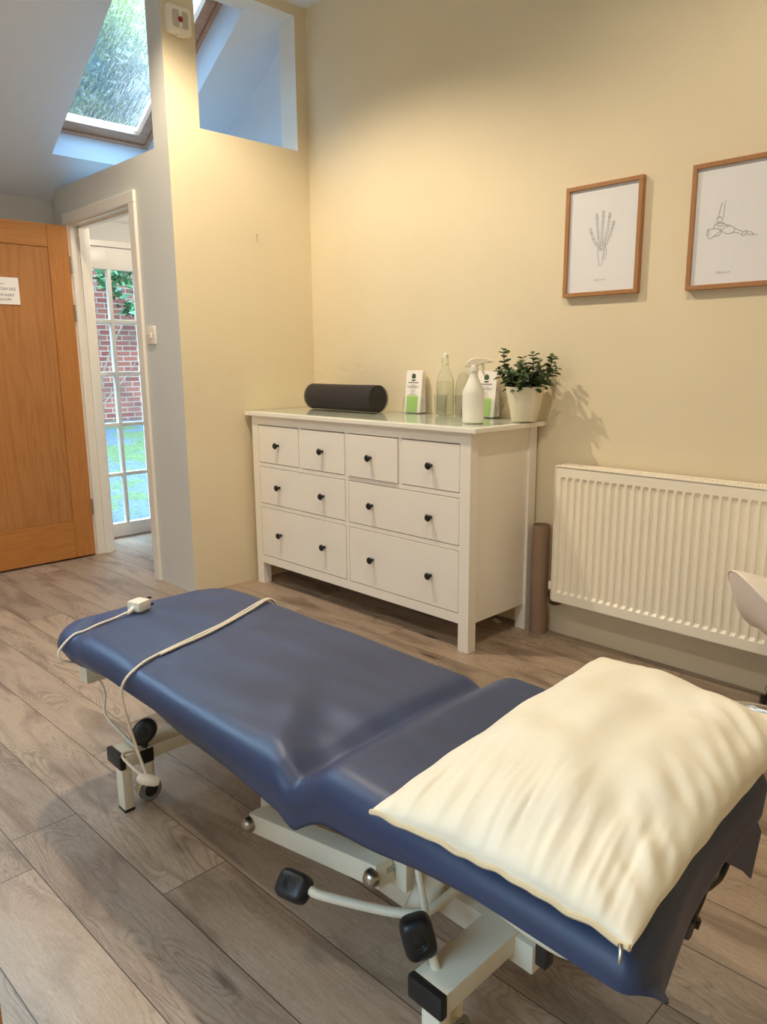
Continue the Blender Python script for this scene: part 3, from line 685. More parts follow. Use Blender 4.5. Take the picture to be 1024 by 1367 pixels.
# swing-top bottle
bt = thing('glass_bottle', 'clear swing-top glass bottle part filled with water, between leaflets and spray bottle', 'bottle', (1.115, -.115, ZT))
b = B(); P0 = (1.115, -.115, ZT)
b.lathe([(0, .001), (.038, .001), (.043, .006), (.043, .150), (.040, .172), (.028, .205), (.017, .228), (.0145, .245), (.0145, .262), (.017, .264), (.017, .270), (.013, .271), (.013, .245), (.0155, .228), (.0265, .205), (.0385, .172), (.0415, .150), (.0415, .008), (.037, .004), (0, .004)], P0, 36)
b.build('bottle_body', M['bottle'], bt)
b = B(); b.lathe([(0, .0045), (.0405, .008), (.0405, .150), (.0395, .160), (0, .160)], P0, 32); b.build('water', M['water'], bt)
b = B(); b.lathe([(0, .270), (.014, .270), (.015, .276), (.013, .288), (.006, .292), (0, .292)], P0, 20); b.build('stopper', M['plug'], bt)
b = B()
for s in (-1, 1): b.tube([(1.115+s*.0155, -.115, ZT+.24), (1.115+s*.019, -.12, ZT+.262), (1.115+s*.016, -.118, ZT+.282)], .0013, 6)
b.tube([(1.115-.016, -.118, ZT+.282), (1.115, -.13, ZT+.286), (1.115+.016, -.118, ZT+.282)], .0013, 6)
b.tube([(1.115+.0165*math.cos(a), -.115+.0165*math.sin(a), ZT+.24) for a in [i*math.pi/8 for i in range(16)]], .0013, 6, closed=True)
b.build('wire_clip', M['steel'], bt)
# tumblers and carafe
def tumbler(x, y, r, h, label, up_=True, group='clear tumblers on the glass'):
    b = B(); P = (x, y, ZT)
    pr = [(0, .001), (r*.80, .001), (r*.84, .003), (r, h), (r-.0015, h), (r*.82, .010), (0, .008)]
    b.lathe(pr, P, 28); o = b.build('glass_tumbler', M['clear'], None); tag(o, label, 'glass', group)
tumbler(1.038, -.060, .034, .095, 'clear glass tumbler just left of the swing-top bottle')
tumbler(1.222, -.118, .036, .100, 'clear glass tumbler between the swing-top bottle and the spray bottle')
b = B(); b.lathe([(0, .001), (.036, .001), (.040, .006), (.040, .12), (.034, .165), (.020, .195), (.012, .205), (.010, .205), (.018, .194), (.032, .164), (.038, .12), (.038, .008), (0, .006)], (1.168, -.046, ZT), 28)
tag(b.build('carafe', M['clear'], None), 'clear glass carafe standing behind the swing-top bottle', 'carafe')

# spray bottle
sx, sy = 1.462, -.335
M['hdpe'] = mat('milky_white_plastic', (236, 234, 222), 0.4, var=0.01); M['sprayhead'] = mat('cream_translucent_plastic', (234, 222, 194), 0.35, var=0.02)
spb = thing('spray_bottle', 'milky white plastic trigger spray bottle at the front of the glass top', 'spray bottle', (sx, sy, ZT))
b = B(); b.lathe([(0, .001), (.041, .001), (.046, .007), (.046, .125), (.043, .138), (.029, .168), (.0185, .192), (.016, .205), (.0155, .218), (0, .218)], (sx, sy, ZT), 36); b.build('bottle_body', M['hdpe'], spb)
b = B(); b.lathe([(0, .214), (.019, .214), (.019, .226), (.016, .240), (.012, .246), (0, .246)], (sx, sy, ZT), 24); b.build('collar', M['hdpe'], spb)
hd = Vector((.85, .53, 0)).normalized(); hp = Vector((-hd.y, hd.x, 0)); b = B()
poly = [(-.040, .243), (-.032, .262), (-.012, .277), (.012, .283), (.042, .281), (.062, .274), (.064, .262), (.045, .260), (.020, .252), (.012, .244), (-.012, .244)]
b.prism(poly, Vector((sx, sy, ZT-.012)) - hp*.014, hd, (0, 0, 1), hp*.028); ho = b.build('spray_head', M['sprayhead'], spb)
ho.modifiers.new('round', 'BEVEL').width = .003
b = B(); b.tube([Vector((sx, sy, ZT)) + hd*a + Vector((0, 0, z)) for a, z in ((.034, .250), (.040, .232), (.038, .214), (.046, .196))], [.006, .006, .005, .004], 8); b.build('trigger', M['sprayhead'], spb)
b = B(); b.tube([Vector((sx, sy, ZT+.256)) + hd*a for a in (.06, .078)], .007, 10); b.build('nozzle', M['sprayhead'], spb)

# plant
px, py = 1.575, -.125
pl = thing('potted_plant', 'dark green leafy plant in a cream pot on the white chest of drawers', 'plant', (px, py, ZT))
b = B(); b.lathe([(0, .001), (.052, .001), (.054, .004), (.083, .143), (.086, .145), (.086, .148), (.080, .148), (.077, .138), (0, .136)], (px, py, ZT), 40); b.build('pot', M['pot'], pl)
b = B(); b.lathe([(0, .139), (.077, .1385)], (px, py, ZT), 30); b.build('soil', M['soil'], pl)
rg = random.Random(12); sb = B(); lb = B()
def leaf(bb, p, d, s, w):
    d = d.normalized(); n = d.cross(Vector((rg.gauss(0, .3), rg.gauss(0, .3), 1))).normalized(); u = n.cross(d).normalized()
    rows = []
    for t, ww in ((0, .1), (.25, .75), (.55, 1.0), (.82, .75), (1.0, .12)):
        c = p + d*s*t + u*(.12*s*math.sin(t*3)); rows.append([bb.m.verts.new(c - n*w*ww*.5), bb.m.verts.new(c + u*w*.16*ww), bb.m.verts.new(c + n*w*ww*.5), bb.m.verts.new(c - u*w*.16*ww)])
    for A, D_ in zip(rows, rows[1:]):
        for j in range(4): bb.m.faces.new((A[j], A[(j+1) % 4], D_[(j+1) % 4], D_[j]))
    bb.m.faces.new(rows[0][::-1]); bb.m.faces.new(rows[-1])
# screen-right on the wall is +X and slightly -Y; stems: base offset, tip offset (x, y, z above pot rim)
stems = [((-.06, -.01), (-.095, -.03, .150), 8), ((-.03, .0), (-.045, .02, .085), 6), ((.0, -.01), (-.005, -.02, .115), 7), ((.02, .01), (.035, .0, .135), 8), ((.04, -.02), (.05, -.06, .08), 6),
         ((.05, .02), (.115, .03, .120), 8), ((.06, -.01), (.160, -.01, .075), 7), ((-.05, -.03), (-.105, -.05, .07), 6), ((.0, -.05), (-.02, -.09, .065), 6), ((.03, -.05), (.07, -.10, .05), 6),
         ((-.04, .03), (-.07, .05, .09), 6), ((.01, .05), (.02, .06, .11), 6), ((-.02, -.02), (-.06, -.05, .07), 6), ((.05, .0), (.09, -.04, .10), 7), ((.02, -.02), (.015, -.06, .095), 6)]
for (bx, by), (tx, ty, tz), nn in stems:
    p0 = Vector((px+bx*.85, py+by*.85, ZT+.132)); p3 = Vector((px+tx, py+ty, ZT+.150+tz)); mid = (p0+p3)/2 + Vector((bx*.3, by*.3, .01))
    pts = spline([p0, mid, p3], 8); sb.tube(pts, [.0032-.0018*i/16 for i in range(17)], 6)
    for k in range(nn):
        t = .18 + .82*k/(nn-1); i = min(16, int(t*16)); p = pts[i]; ax = (pts[min(16, i+1)]-pts[max(0, i-1)]).normalized()
        a = k*1.57 + rg.random()*.5
        for s in (0, math.pi):
            side = ax.orthogonal().normalized(); side = Matrix.Rotation(a+s, 3, ax) @ side
            L = rg.uniform(.042, .058)*(1.05-.55*t)
            leaf(lb, p, side + ax*.45 + Vector((0, 0, -.15)), L, L*.72)
for k in range(44):
    a = rg.uniform(0, 6.28); r0 = rg.uniform(.02, .072); p = Vector((px+r0*math.cos(a), py+r0*math.sin(a), ZT+.152+rg.uniform(0, .04)))
    leaf(lb, p, Vector((math.cos(a), math.sin(a), rg.uniform(-.7, .5))), rg.uniform(.036, .05), .026)
sb.build('stems', M['stem'], pl); lb.build('foliage', M['leaf'], pl)

b = B(); b.grid(lambda u, v: Vector((1.385+.055*u, -.075+.03*v-.02*u, .0015+.006*abs(noise.noise(Vector((u*4, v*4, 1)))))), 8, 5)
sc_ = b.build('paper_scrap', M['paper2'], None); sc_.modifiers.new('thick', 'SOLIDIFY').thickness = .0006; tag(sc_, 'small crumpled white scrap on the floor beneath the chest of drawers', 'paper')
# ================================================================== RADIATOR, TUBE, PICTURES
rd = thing('radiator', 'long white ribbed panel radiator on the back wall under the pictures', 'radiator', (2.4, -.07, .16))
rx0, rx1, ry, rz0, rz1 = 1.742, 3.34, -.120, .192, .782
fb = B(); pitch_ = .0333; xs = []; nfl = int((rx1-rx0-.05)/pitch_)
def panel(bb, y, sgn):
    # profile across x with grooves, ends of the grooves closed by sloped caps
    zl = [rz0, rz0+.040, rz0+.052, rz1-.052, rz1-.040, rz1]; cols = [(rx0, 0)]
    x = rx0+.022
    for k in range(nfl):
        cols += [(x, 0), (x+.0035, 1), (x+.0205, 1), (x+.024, 0)]; x += pitch_
    cols.append((rx1, 0))
    V = []
    for zi, z in enumerate(zl):
        dep = .0100 if zi in (2, 3) else 0.0
        V.append([bb.m.verts.new((cx, y + sgn*dep*g, z)) for cx, g in cols])
    for i in range(len(zl)-1):
        for j in range(len(cols)-1): bb.m.faces.new((V[i][j], V[i][j+1], V[i+1][j+1], V[i+1][j]))
panel(fb, ry, 1)
fb.box(rx0, rx1, ry+.0115, ry+.016, rz0, rz1); fb.box(rx0, rx1, ry, ry+.010, rz1-.0012, rz1+.0012); fb.box(rx0, rx1, ry, ry+.010, rz0-.0012, rz0+.0012); fb.box(rx0-.001, rx0+.001, ry, ry+.01, rz0, rz1)
fb.build('front_panel', M['rad'], rd, smooth=False)
b = B(); b.box(rx0, rx1, -.046, -.034, rz0, rz1, .002); b.build('back_panel', M['rad'], rd, smooth=False)
for x in (rx0-.005, rx1):
    b = B(); b.box(x, x+.005, ry-.002, -.032, rz0+.004, rz1+.006, .002); b.build('side_panel', M['rad'], rd, smooth=False)
b = B(); b.box(rx0-.003, rx1+.003, ry-.003, ry+.012, rz1+.001, rz1+.006, .001); b.box(rx0-.003, rx1+.003, -.046, -.031, rz1+.001, rz1+.006, .001)
x = rx0+.01
while x < rx1-.012:
    b.box(x, x+.006, ry+.012, -.046, rz1-.002, rz1+.004); x += .0115
b.box(rx0, rx1, -.086, -.078, rz1, rz1+.006)
b.build('top_grille', M['rad'], rd, smooth=False)
b = B()
x = rx0+.03
while x < rx1-.03:
    b.box(x, x+.002, ry+.016, -.046, rz0+.03, rz1-.02); x += .03
b.build('convector_fins', M['rad'], rd, smooth=False)
for x in (rx0+.2, rx1-.2):
    b = B(); b.box(x, x+.03, -.036, -.001, rz0+.05, rz1-.08); b.build('wall_bracket', M['rad'], rd, smooth=False)
vx = rx0-.032
b = B(); b.tube([(vx, -.078, .235), (vx, -.078, .185)], .010, 12); b.tube([(vx, -.078, .212), (rx0+.01, -.078, .212)], .009, 10); b.lathe([(0, -.014), (.013, -.014), (.013, .010), (0, .010)], (vx, -.078, .205), 8); b.build('valve', M['brass'], rd)
b = B(); b.lathe([(0, 0), (.012, 0), (.0125, .028), (.009, .034), (0, .034)], (vx, -.078, .230), 16); b.build('valve_cap', M['plug'], rd)
b = B(); b.tube(spline([(vx, -.078, .19), (vx, -.076, .170), (vx+.012, -.06, .158), (vx+.045, -.03, .170), (vx+.05, -.010, .172)], 5), .0085, 10); b.build('pipe', M['brass'], rd)

b = B(); b.lathe([(.0375, 0), (.0375, .505), (.033, .505), (.033, .002), (.0375, 0)], (1.634, -.052, .0005), 32)
tag(b.build('cardboard_tube', M['tube'], None), 'brown cardboard tube standing upright between the chest of drawers and the radiator', 'tube')

def ribbon(bb, pts, r=.0005, n=4, y=-.0175, closed=False):
    bb.tube([(p[0], y, p[1]) for p in pts], r, n, closed=closed)
def picture(x0, x1, z0, z1, label):
    t = thing('framed_picture', label, 'picture', ((x0+x1)/2, 0, z0), 'oak framed line drawings')
    fwid, fd = .016, .028; b = B()
    b.box(x0, x1, -fd, -.001, z1-fwid, z1, .0015); b.box(x0, x1, -fd, -.001, z0, z0+fwid, .0015)
    b.box(x0, x0+fwid, -fd, -.001, z0+fwid, z1-fwid, .0015); b.box(x1-fwid, x1, -fd, -.001, z0+fwid, z1-fwid, .0015)
    b.build('frame', M['frame_wood'], t, smooth=False)
    b = B(); b.box(x0+fwid-.002, x1-fwid+.002, -.0165, -.004, z0+fwid-.002, z1-fwid+.002); b.build('print', M['paper'], t, smooth=False)
    b = B(); b.box(x0+fwid-.002, x1-fwid+.002, -.0215, -.0198, z0+fwid-.002, z1-fwid+.002); b.build('glazing', M['glass'], t, smooth=False)
    return t
p1 = picture(1.679, 2.010, 1.478, 1.906, 'oak framed line drawing of the bones of a hand, above the radiator')
p2 = picture(2.199, 2.532, 1.472, 1.903, 'oak framed line drawing of foot bones, cut by the right edge of the view')
b = B()
def hp_(x, y):
    xl = 195-(y-350)*.027; xr = 748-(y-255)*.048; yt = 350-(x-195)*.172; yb = 1200-(x-172)*.084
    u = (x-xl)/(xr-xl); v = (y-yt)/(yb-yt); return (1.695+.299*u, 1.890-.396*v)
def bone(pa, pb, w=.0056):
    a, c = Vector(hp_(*pa)), Vector(hp_(*pb)); d = c-a; L = d.length; d = d/L; n = Vector((-d.y, d.x)); out = []
    prof = [(0, .55), (.05, 1), (.16, .85), (.4, .5), (.7, .5), (.88, .75), (.96, .8), (1, .4)]
    for t, q in prof: out.append(a + d*L*t + n*w*q)
    for t, q in prof[::-1]: out.append(a + d*L*t - n*w*q)
    ribbon(b, out, closed=True)
for ch in ([(412, 790), (388, 742)], [(385, 735), (372, 690)], [(368, 685), (360, 650)], [(430, 775), (420, 685)], [(420, 675), (417, 615)], [(416, 605), (413, 570)], [(412, 562), (412, 530)],
           [(450, 770), (456, 675)], [(458, 662), (460, 600)], [(462, 590), (463, 552)], [(464, 545), (466, 505)], [(468, 775), (490, 697)], [(494, 685), (506, 612)], [(508, 600), (512, 562)], [(513, 555), (515, 520)],
           [(484, 785), (514, 715)], [(518, 705), (532, 655)], [(534, 648), (542, 620)], [(543, 614), (550, 590)]): bone(*ch)
for c, rx_, rz_ in (((428, 797), 9, 12), ((450, 790), 10, 10), ((475, 790), 9, 11), ((432, 822), 10, 10), ((455, 822), 11, 11), ((478, 815), 9, 12)):
    ribbon(b, [hp_(c[0]+rx_*math.cos(a), c[1]+rz_*math.sin(a)) for a in [i*math.pi/6 for i in range(12)]], closed=True)
for line in ([(418, 835), (424, 880), (432, 950), (445, 957), (455, 945), (462, 880), (470, 840)], [(478, 832), (470, 880), (472, 915)], [(492, 820), (488, 870), (486, 910)]): ribbon(b, spline([Vector(hp_(*q)).to_3d() for q in line], 4) and [(q.x, q.y) for q in spline([Vector(hp_(*q)).to_3d() for q in line], 4)])
b.build('hand_drawing', M['ink'], p1, smooth=False)
b = B()
def fp_(x, y): return (2.199 + (x-178)*.000389, 1.900 - (y - (200-(x-175)*.135))*.000395)
for line in ([(470, 508), (455, 515), (445, 560), (430, 645)], [(490, 490), (482, 560), (478, 640)], [(345, 735), (335, 770), (350, 805), (375, 815), (400, 795), (440, 790), (465, 765), (468, 742), (430, 728), (345, 735)],
             [(358, 738), (352, 790)], [(395, 725), (405, 700), (430, 682), (480, 678), (500, 695), (490, 720), (470, 740)], [(430, 682), (440, 705), (470, 700), (480, 678)], [(500, 695), (530, 695), (560, 705), (585, 720), (580, 745), (565, 762), (520, 768), (475, 748)],
             [(520, 695), (515, 712), (540, 700)], [(585, 718), (620, 735), (660, 746)], [(570, 755), (610, 758), (655, 772)], [(650, 772), (668, 748), (692, 738), (688, 765), (665, 785), (652, 772)], [(690, 745), (740, 752), (750, 770), (790, 768)], [(688, 762), (735, 775), (742, 755)], [(400, 795), (430, 770), (465, 745)]):
    ribbon(b, [(q.x, q.y) for q in spline([Vector(fp_(*q)).to_3d() for q in line], 4)])
ribbon(b, [fp_(445+25*math.cos(a), 650+25*math.sin(a)) for a in [i*math.pi/8 for i in range(16)]], closed=True)
b.build('foot_drawing', M['ink'], p2, smooth=False)
for p, fn, pts in ((p1, hp_, [(388, 1088), (402, 1084), (408, 1092), (414, 1080), (420, 1090), (430, 1086), (440, 1082), (446, 1086), (458, 1080), (464, 1085), (470, 1074), (474, 1084), (482, 1072), (484, 1086)]),
                   (p2, fp_, [(445, 1108), (462, 1104), (468, 1112), (476, 1100), (484, 1110), (498, 1104), (512, 1102), (524, 1104), (534, 1098), (542, 1106), (550, 1096), (558, 1104), (568, 1084), (572, 1106)])):
    b = B(); ribbon(b, [(fn(*q)[0], fn(*q)[1] + (.004 if i_ % 2 else -.001)) for i_, q in enumerate(pts)], .0005); b.build('signature', M['ink'], p, smooth=False)

# alarm box, wall hook
al = thing('wall_alarm', 'white rounded alarm box with a red button high on the column', 'alarm', (0, -.777, 2.735))
b = B()
def sq(u, v, hs, d):
    pass
def rrect(cy, cz, hy, hz, r, x, n=6):
    out = []
    for sy_, sz_, a0 in ((1, 1, 0), (-1, 1, 90), (-1, -1, 180), (1, -1, 270)):
        for k in range(n+1):
            a = R(a0+90*k/n); out.append(Vector((x, cy+sy_*(hy-r)+r*math.cos(a), cz+sz_*(hz-r)+r*math.sin(a))))
    return out
def loft(bb, loops, mi=0):
    V = [[bb.m.verts.new(p) for p in l] for l in loops]; n = len(V[0])
    for A, D_ in zip(V, V[1:]):
        for j in range(n): bb.m.faces.new((A[j], A[(j+1) % n], D_[(j+1) % n], D_[j]))
    bb.m.faces.new(V[0][::-1]); bb.m.faces.new(V[-1])
ac = (-.777, 2.797)
loft(b, [rrect(*ac, .064, .060, .018, .0005), rrect(*ac, .066, .062, .020, .012), rrect(*ac, .065, .061, .020, .024), rrect(*ac, .056, .052, .018, .032), rrect(*ac, .044, .040, .014, .034)])
b.box(0.002, .024, -.79, -.745, 2.729, 2.737, .002)
b.build('housing', M['plug'], al)
b = B(); loft(b, [rrect(*ac, .041, .037, .012, .0335), rrect(*ac, .041, .037, .012, .0355)]); b.build('face_plate', M['plastic_grey'], al)
b = B(); b.box(.0355, .0365, -.785, -.769, 2.76, 2.834); b.build('face_rib', M['plug'], al)
b = B(); b.lathe([(0, .0405), (.008, .0405), (.009, .0385), (.012, .0385), (.013, .0355), (0, .0355)], (0, ac[0], ac[1]), 20, axis=Matrix.Rotation(R(90), 3, 'Y')); b.build('button', M['red'], al)
hk = B(); hk.tube([(0, -.371, 1.885), (.012, -.371, 1.884), (.014, -.371, 1.888)], .0012, 6); hk.tube(spline([(.006, -.371, 1.884), (.003, -.375, 1.872), (.003, -.368, 1.858), (.003, -.366, 1.846)], 4), .0007, 5)
tag(hk.build('wall_hook', M['brass'], None), 'tiny nail with a bent wire in the cream partition wall', 'hook')

# ================================================================== COUCH
cp = thing('treatment_couch', 'hydraulic treatment couch with navy blue vinyl top and cream steel base', 'couch', (2.2, -1.78, 0))
ZS = .500
CX0, CX1, CY0, CY1 = 1.285, 3.085, -2.095, -1.500
def topz(x, y):
    z = ZS + .0
    z += .040*sm(2.46, 2.56, x) - .016*math.exp(-((x-2.455)/.028)**2)
    z += .010*sm(2.75, 3.05, x)*0
    z -= .012*sm(1.55, 1.28, x)
    return z
def nz(x, y, s, a): return a*noise.noise(Vector((x*s, y*s, 3.7)))
def wrinkle(x, y):
    w = nz(x, y, 4.0, .0055) + nz(x*.6, y*1.8, 9, .0028)
    w += .0035*math.sin(y*46 + 5*noise.noise(Vector((x*1.7, y*2, 1))))*math.exp(-((x-1.95)/.42)**2)*(.4+.6*noise.noise(Vector((x*3, y*3, 9))))
    # diagonal fold near the crease on the near side
    d = (x-2.36) + (y+1.92)*.9
    w += -.009*math.exp(-(d/.065)**2)*sm(-1.74, -2.00, y) + .007*math.exp(-((d+.10)/.05)**2)*sm(-1.75, -2.0, y)
    d2 = (x-1.40) + (y+2.0)*1.1
    w += -.010*math.exp(-(d2/.03)**2)*sm(-1.90, -2.03, y)
    return w
def drop_near(x):
    pts = [(1.28, .055), (1.37, .062), (1.46, .085), (1.55, .085), (1.61, .065), (1.77, .055), (1.96, .065), (2.09, .082), (2.2, .085), (2.315, .085), (2.40, .095), (2.5, .105), (2.60, .10), (2.70, .09), (2.82, .06), (2.95, .055), (3.03, .06), (3.06, .045), (3.2, .05)]
    for (a, za), (c, zc_) in zip(pts, pts[1:]):
        if a <= x <= c: return za + (zc_-za)*(x-a)/(c-a)
    return pts[0][1] if x < pts[0][0] else pts[-1][1]
def outline(n=72):
    # closed outline, each entry: base point, outward normal, drop depth
    out = []
    def corner(cx, cy, r, a0, a1, k=10):
        for i in range(k+1):
            a = R(a0 + (a1-a0)*i/k); out.append((Vector((cx+r*math.cos(a), cy+r*math.sin(a), 0)), Vector((math.cos(a), math.sin(a), 0))))
    rf, rh = .13, .03
    for i in range(n*2): x = CX0+rf + (CX1-rh-CX0-rf)*i/(n*2); out.append((Vector((x, CY0, 0)), Vector((0, -1, 0))))
    corner(CX1-rh, CY0+rh, rh, -90, 0, 8)
    for i in range(1, n//2): y = CY0+rh + (CY1-CY0-2*rh)*i/(n//2); out.append((Vector((CX1, y, 0)), Vector((1, 0, 0))))
    corner(CX1-rh, CY1-rh, rh, 0, 90, 8)
    for i in range(1, n*2): x = CX1-rh - (CX1-rh-CX0-rf)*i/(n*2); out.append((Vector((x, CY1, 0)), Vector((0, 1, 0))))
    corner(CX0+rf, CY1-rf, rf, 90, 180, 12)
    for i in range(1, n//2): y = CY1-rf - (CY1-CY0-2*rf)*i/(n//2); out.append((Vector((CX0, y, 0)), Vector((-1, 0, 0))))
    corner(CX0+rf, CY0+rf, rf, 180, 269, 12)
    return out
OUT = outline()
def drop(p, nrm):
    if nrm.y < -.3: d = drop_near(p.x)
    elif nrm.x > .7: d = .135 - .05*(p.y-CY0)/(CY1-CY0)
    elif nrm.x < -.5: d = .07
    else: d = .075
    return d
b = B(); loops = []
R0 = .050
nin = 26
for k in range(nin+1):
    t_ = 1-k/nin; ins = R0 + t_*.25
    loop = []
    for p, nm in OUT:
        e = p - nm*R0; c_ = Vector((min(max(p.x, CX0+.26), CX1-.26), (CY0+CY1)/2, 0)); q = e.lerp(c_, t_)
        loop.append(Vector((q.x, q.y, topz(q.x, q.y)+wrinkle(q.x, q.y)*sm(R0*.3, R0*1.6, ins+.02))))
    loops.append(loop)
for k in range(1, 9):
    a = R(90*k/8)
    loop = []
    for p, nm in OUT:
        q = p - nm*(R0 - R0*math.sin(a))
        loop.append(Vector((q.x, q.y, topz(q.x, q.y)+wrinkle(q.x, q.y)*.6 - R0*(1-math.cos(a)))))
    loops.append(loop)
for k in range(1, 7):
    loop = []; L = len(OUT)
    for j, (p, nm) in enumerate(OUT):
        d = drop(p, nm)
        # smooth the drop around the outline
        d = sum(drop(*OUT[(j+o) % L]) for o in range(-6, 7))/13
        flare = sm(CX1-.10, CX1, p.x)*sm(CY0+.12, CY0, p.y) if p.y < CY0+.12 else 0.0
        if flare: d = d*(1-flare) + .062*flare
        far = sm(CY1-.10, CY1-.02, p.y)*sm(CX1-.10, CX1, p.x); d += .01*far
        t = k/6; dz_ = max(d-R0, .005)
        wv = .010*noise.noise(Vector((p.x*7, p.y*7, 5)))*t
        q = p + nm*(wv - .012*t*(1 if nm.y < -.5 else .3)) + Vector((.030, .020, 0))*flare*t
        loop.append(Vector((q.x, q.y, topz(p.x, p.y) - R0 - dz_*t)))
    loops.append(loop)
def warp(p):
    return p + Vector((.050*sm(CY0+.36, CY0-.01, p.y)*sm(CX1-.35, CX1+.0, p.x), 0, 0))
V = [[b.m.verts.new(warp(p)) for p in l] for l in loops]; n = len(V[0])
for A, D_ in zip(V, V[1:]):
    for j in range(n): b.m.faces.new((A[j], A[(j+1) % n], D_[(j+1) % n], D_[j]))
bmesh.ops.remove_doubles(b.m, verts=V[0], dist=.003)
cov = b.build('cover', M['vinyl'], cp)
sol = cov.modifiers.new('thick', 'SOLIDIFY'); sol.thickness = .002; sol.offset = -1
# cushions under the cover
for x0, x1 in ((CX0+.09, 2.42), (2.57, CX1-.02)):
    b = B(); b.box(x0, x1, CY0+.028, CY1-.028, ZS-.06 + (.052 if x0 > 2 else 0), ZS-.042 + (.036 if x0 > 2 else 0), .004); b.build('cushion', M['black'], cp)
# frame under the cushions
Zf = ZS-.075
b = B()
for y in (CY0+.075, CY1-.075): b.box(1.50, 2.43, y+(.18 if y < -1.8 else -.18)-.015, y+(.18 if y < -1.8 else -.18)+.015, Zf-.03, Zf+.01, .003); b.box(2.49, 2.98, y+(.07 if y < -1.8 else -.07)-.015, y+(.07 if y < -1.8 else -.07)+.015, Zf-.0, Zf+.04, .003)
b.box(1.455, 1.505, CY0+.030, CY1-.030, Zf-.068, Zf-.022, .003); b.box(2.405, 2.435, CY0+.16, CY1-.16, Zf-.04, Zf, .003)
b.tube(spline([(2.80, CY0+.08, Zf+.015), (2.95, CY0+.05, Zf+.025), (3.03, CY0+.05, Zf+.035), (3.055, CY0+.11, Zf+.035), (3.055, CY1-.11, Zf+.035), (3.03, CY1-.05, Zf+.035), (2.95, CY1-.05, Zf+.025), (2.80, CY1-.08, Zf+.015)], 5), .012, 10)
b.build('seat_frame', M['metal_cream'], cp, smooth=True)
# base crossbars with legs, end caps
def crossbar(x0, x1, y0, y1, z0, z1, lx0, lx1):
    c = B(); c.box(x0, x1, y0, y1, z0, z1, .004); o = c.build('crossbar', M['metal_cream'], cp)
    for ya, yb in ((y0-.008, y0+.010), (y1-.012, y1+.006)):
        e = B(); e.box(x0-.002, x1+.002, ya, yb, z0-.001, z1+.001, .005); e.build('end_cap', M['black'], o)
    for ya in (y0-.003, y1-.025):
        l = B(); l.box(lx0, lx1, ya, ya+.028, .006, z0+.001, .003); lo = l.build('leg', M['metal_cream'], cp)
        f = B(); f.box(lx0-.001, lx1+.001, ya-.001, ya+.029, 0, .009, .002); f.build('foot_pad', M['black'], lo)
crossbar(1.540, 1.622, -2.035, -1.515, .132, .172, 1.580, 1.620)
crossbar(2.684, 2.760, -2.006, -1.500, .128, .172, 2.712, 2.755)
# longitudinal beam
BX1 = 2.80
b = B(); b.box(1.60, 2.45, -1.64, -1.56, .125, .168, .003); b.box(2.39, 2.50, -1.81, -1.72, .065, .150, .004); b.box(2.50, BX1, -1.80, -1.73, .105, .165, .004); b.build('base_beam', M['metal_cream'], cp)
# lifting arms
def bar2(bb, a, c, w, h, bv=.004):
    a, c = Vector(a), Vector(c); d = c-a; L = d.length
    rotm = Vector((1, 0, 0)).rotation_difference(d.normalized()).to_matrix()
    vs = bb.box(-0, L, -w/2, w/2, -h/2, h/2, bv)
    for v in vs: v.co = a + rotm @ v.co
for y in (-1.955, -1.60):
    b = B(); bar2(b, (2.150, y, .197), (2.57, y, .283), .045, .048); b.build('lifting_arm', M['metal_cream'], cp)
for x, z in ((2.152, .197), (2.560, .281)):
    b = B(); b.tube([(x, -1.52, z), (x, -1.95, z)], .012, 10)
    b.lathe([(0, .020), (.010, .018), (.017, .010), (.018, 0), (0, 0)], (x, -1.978, z), 20, axis=Matrix.Rotation(R(90), 3, 'X')); b.build('pivot_bolt', M['steel'], cp)
b = B(); b.box(2.118, 2.182, -1.925, -1.905, .190, Zf-.02, .002); b.box(2.150, 2.215, -1.62, -1.60, .215, Zf-.02, .002); b.box(2.50, 2.60, -1.93, -1.91, .24, Zf-.01, .002); b.box(2.50, 2.60, -1.64, -1.62, .24, Zf-.01, .002)
b.box(2.15, 2.62, -1.90, -1.64, .30, .36, .004)
b.build('bracket', M['metal_cream'], cp)
b = B(); b.tube([(2.56, -1.86, .13), (2.62, -1.78, .36)], .028, 16); b.build('hydraulic_cylinder', M['metal_cream'], cp)
b = B(); b.tube([(2.668, -1.93, .160), (2.632, -1.93, .30), (2.612, -1.93, .42)], .0065, 8); b.build('gas_strut', M['metal_cream'], cp)
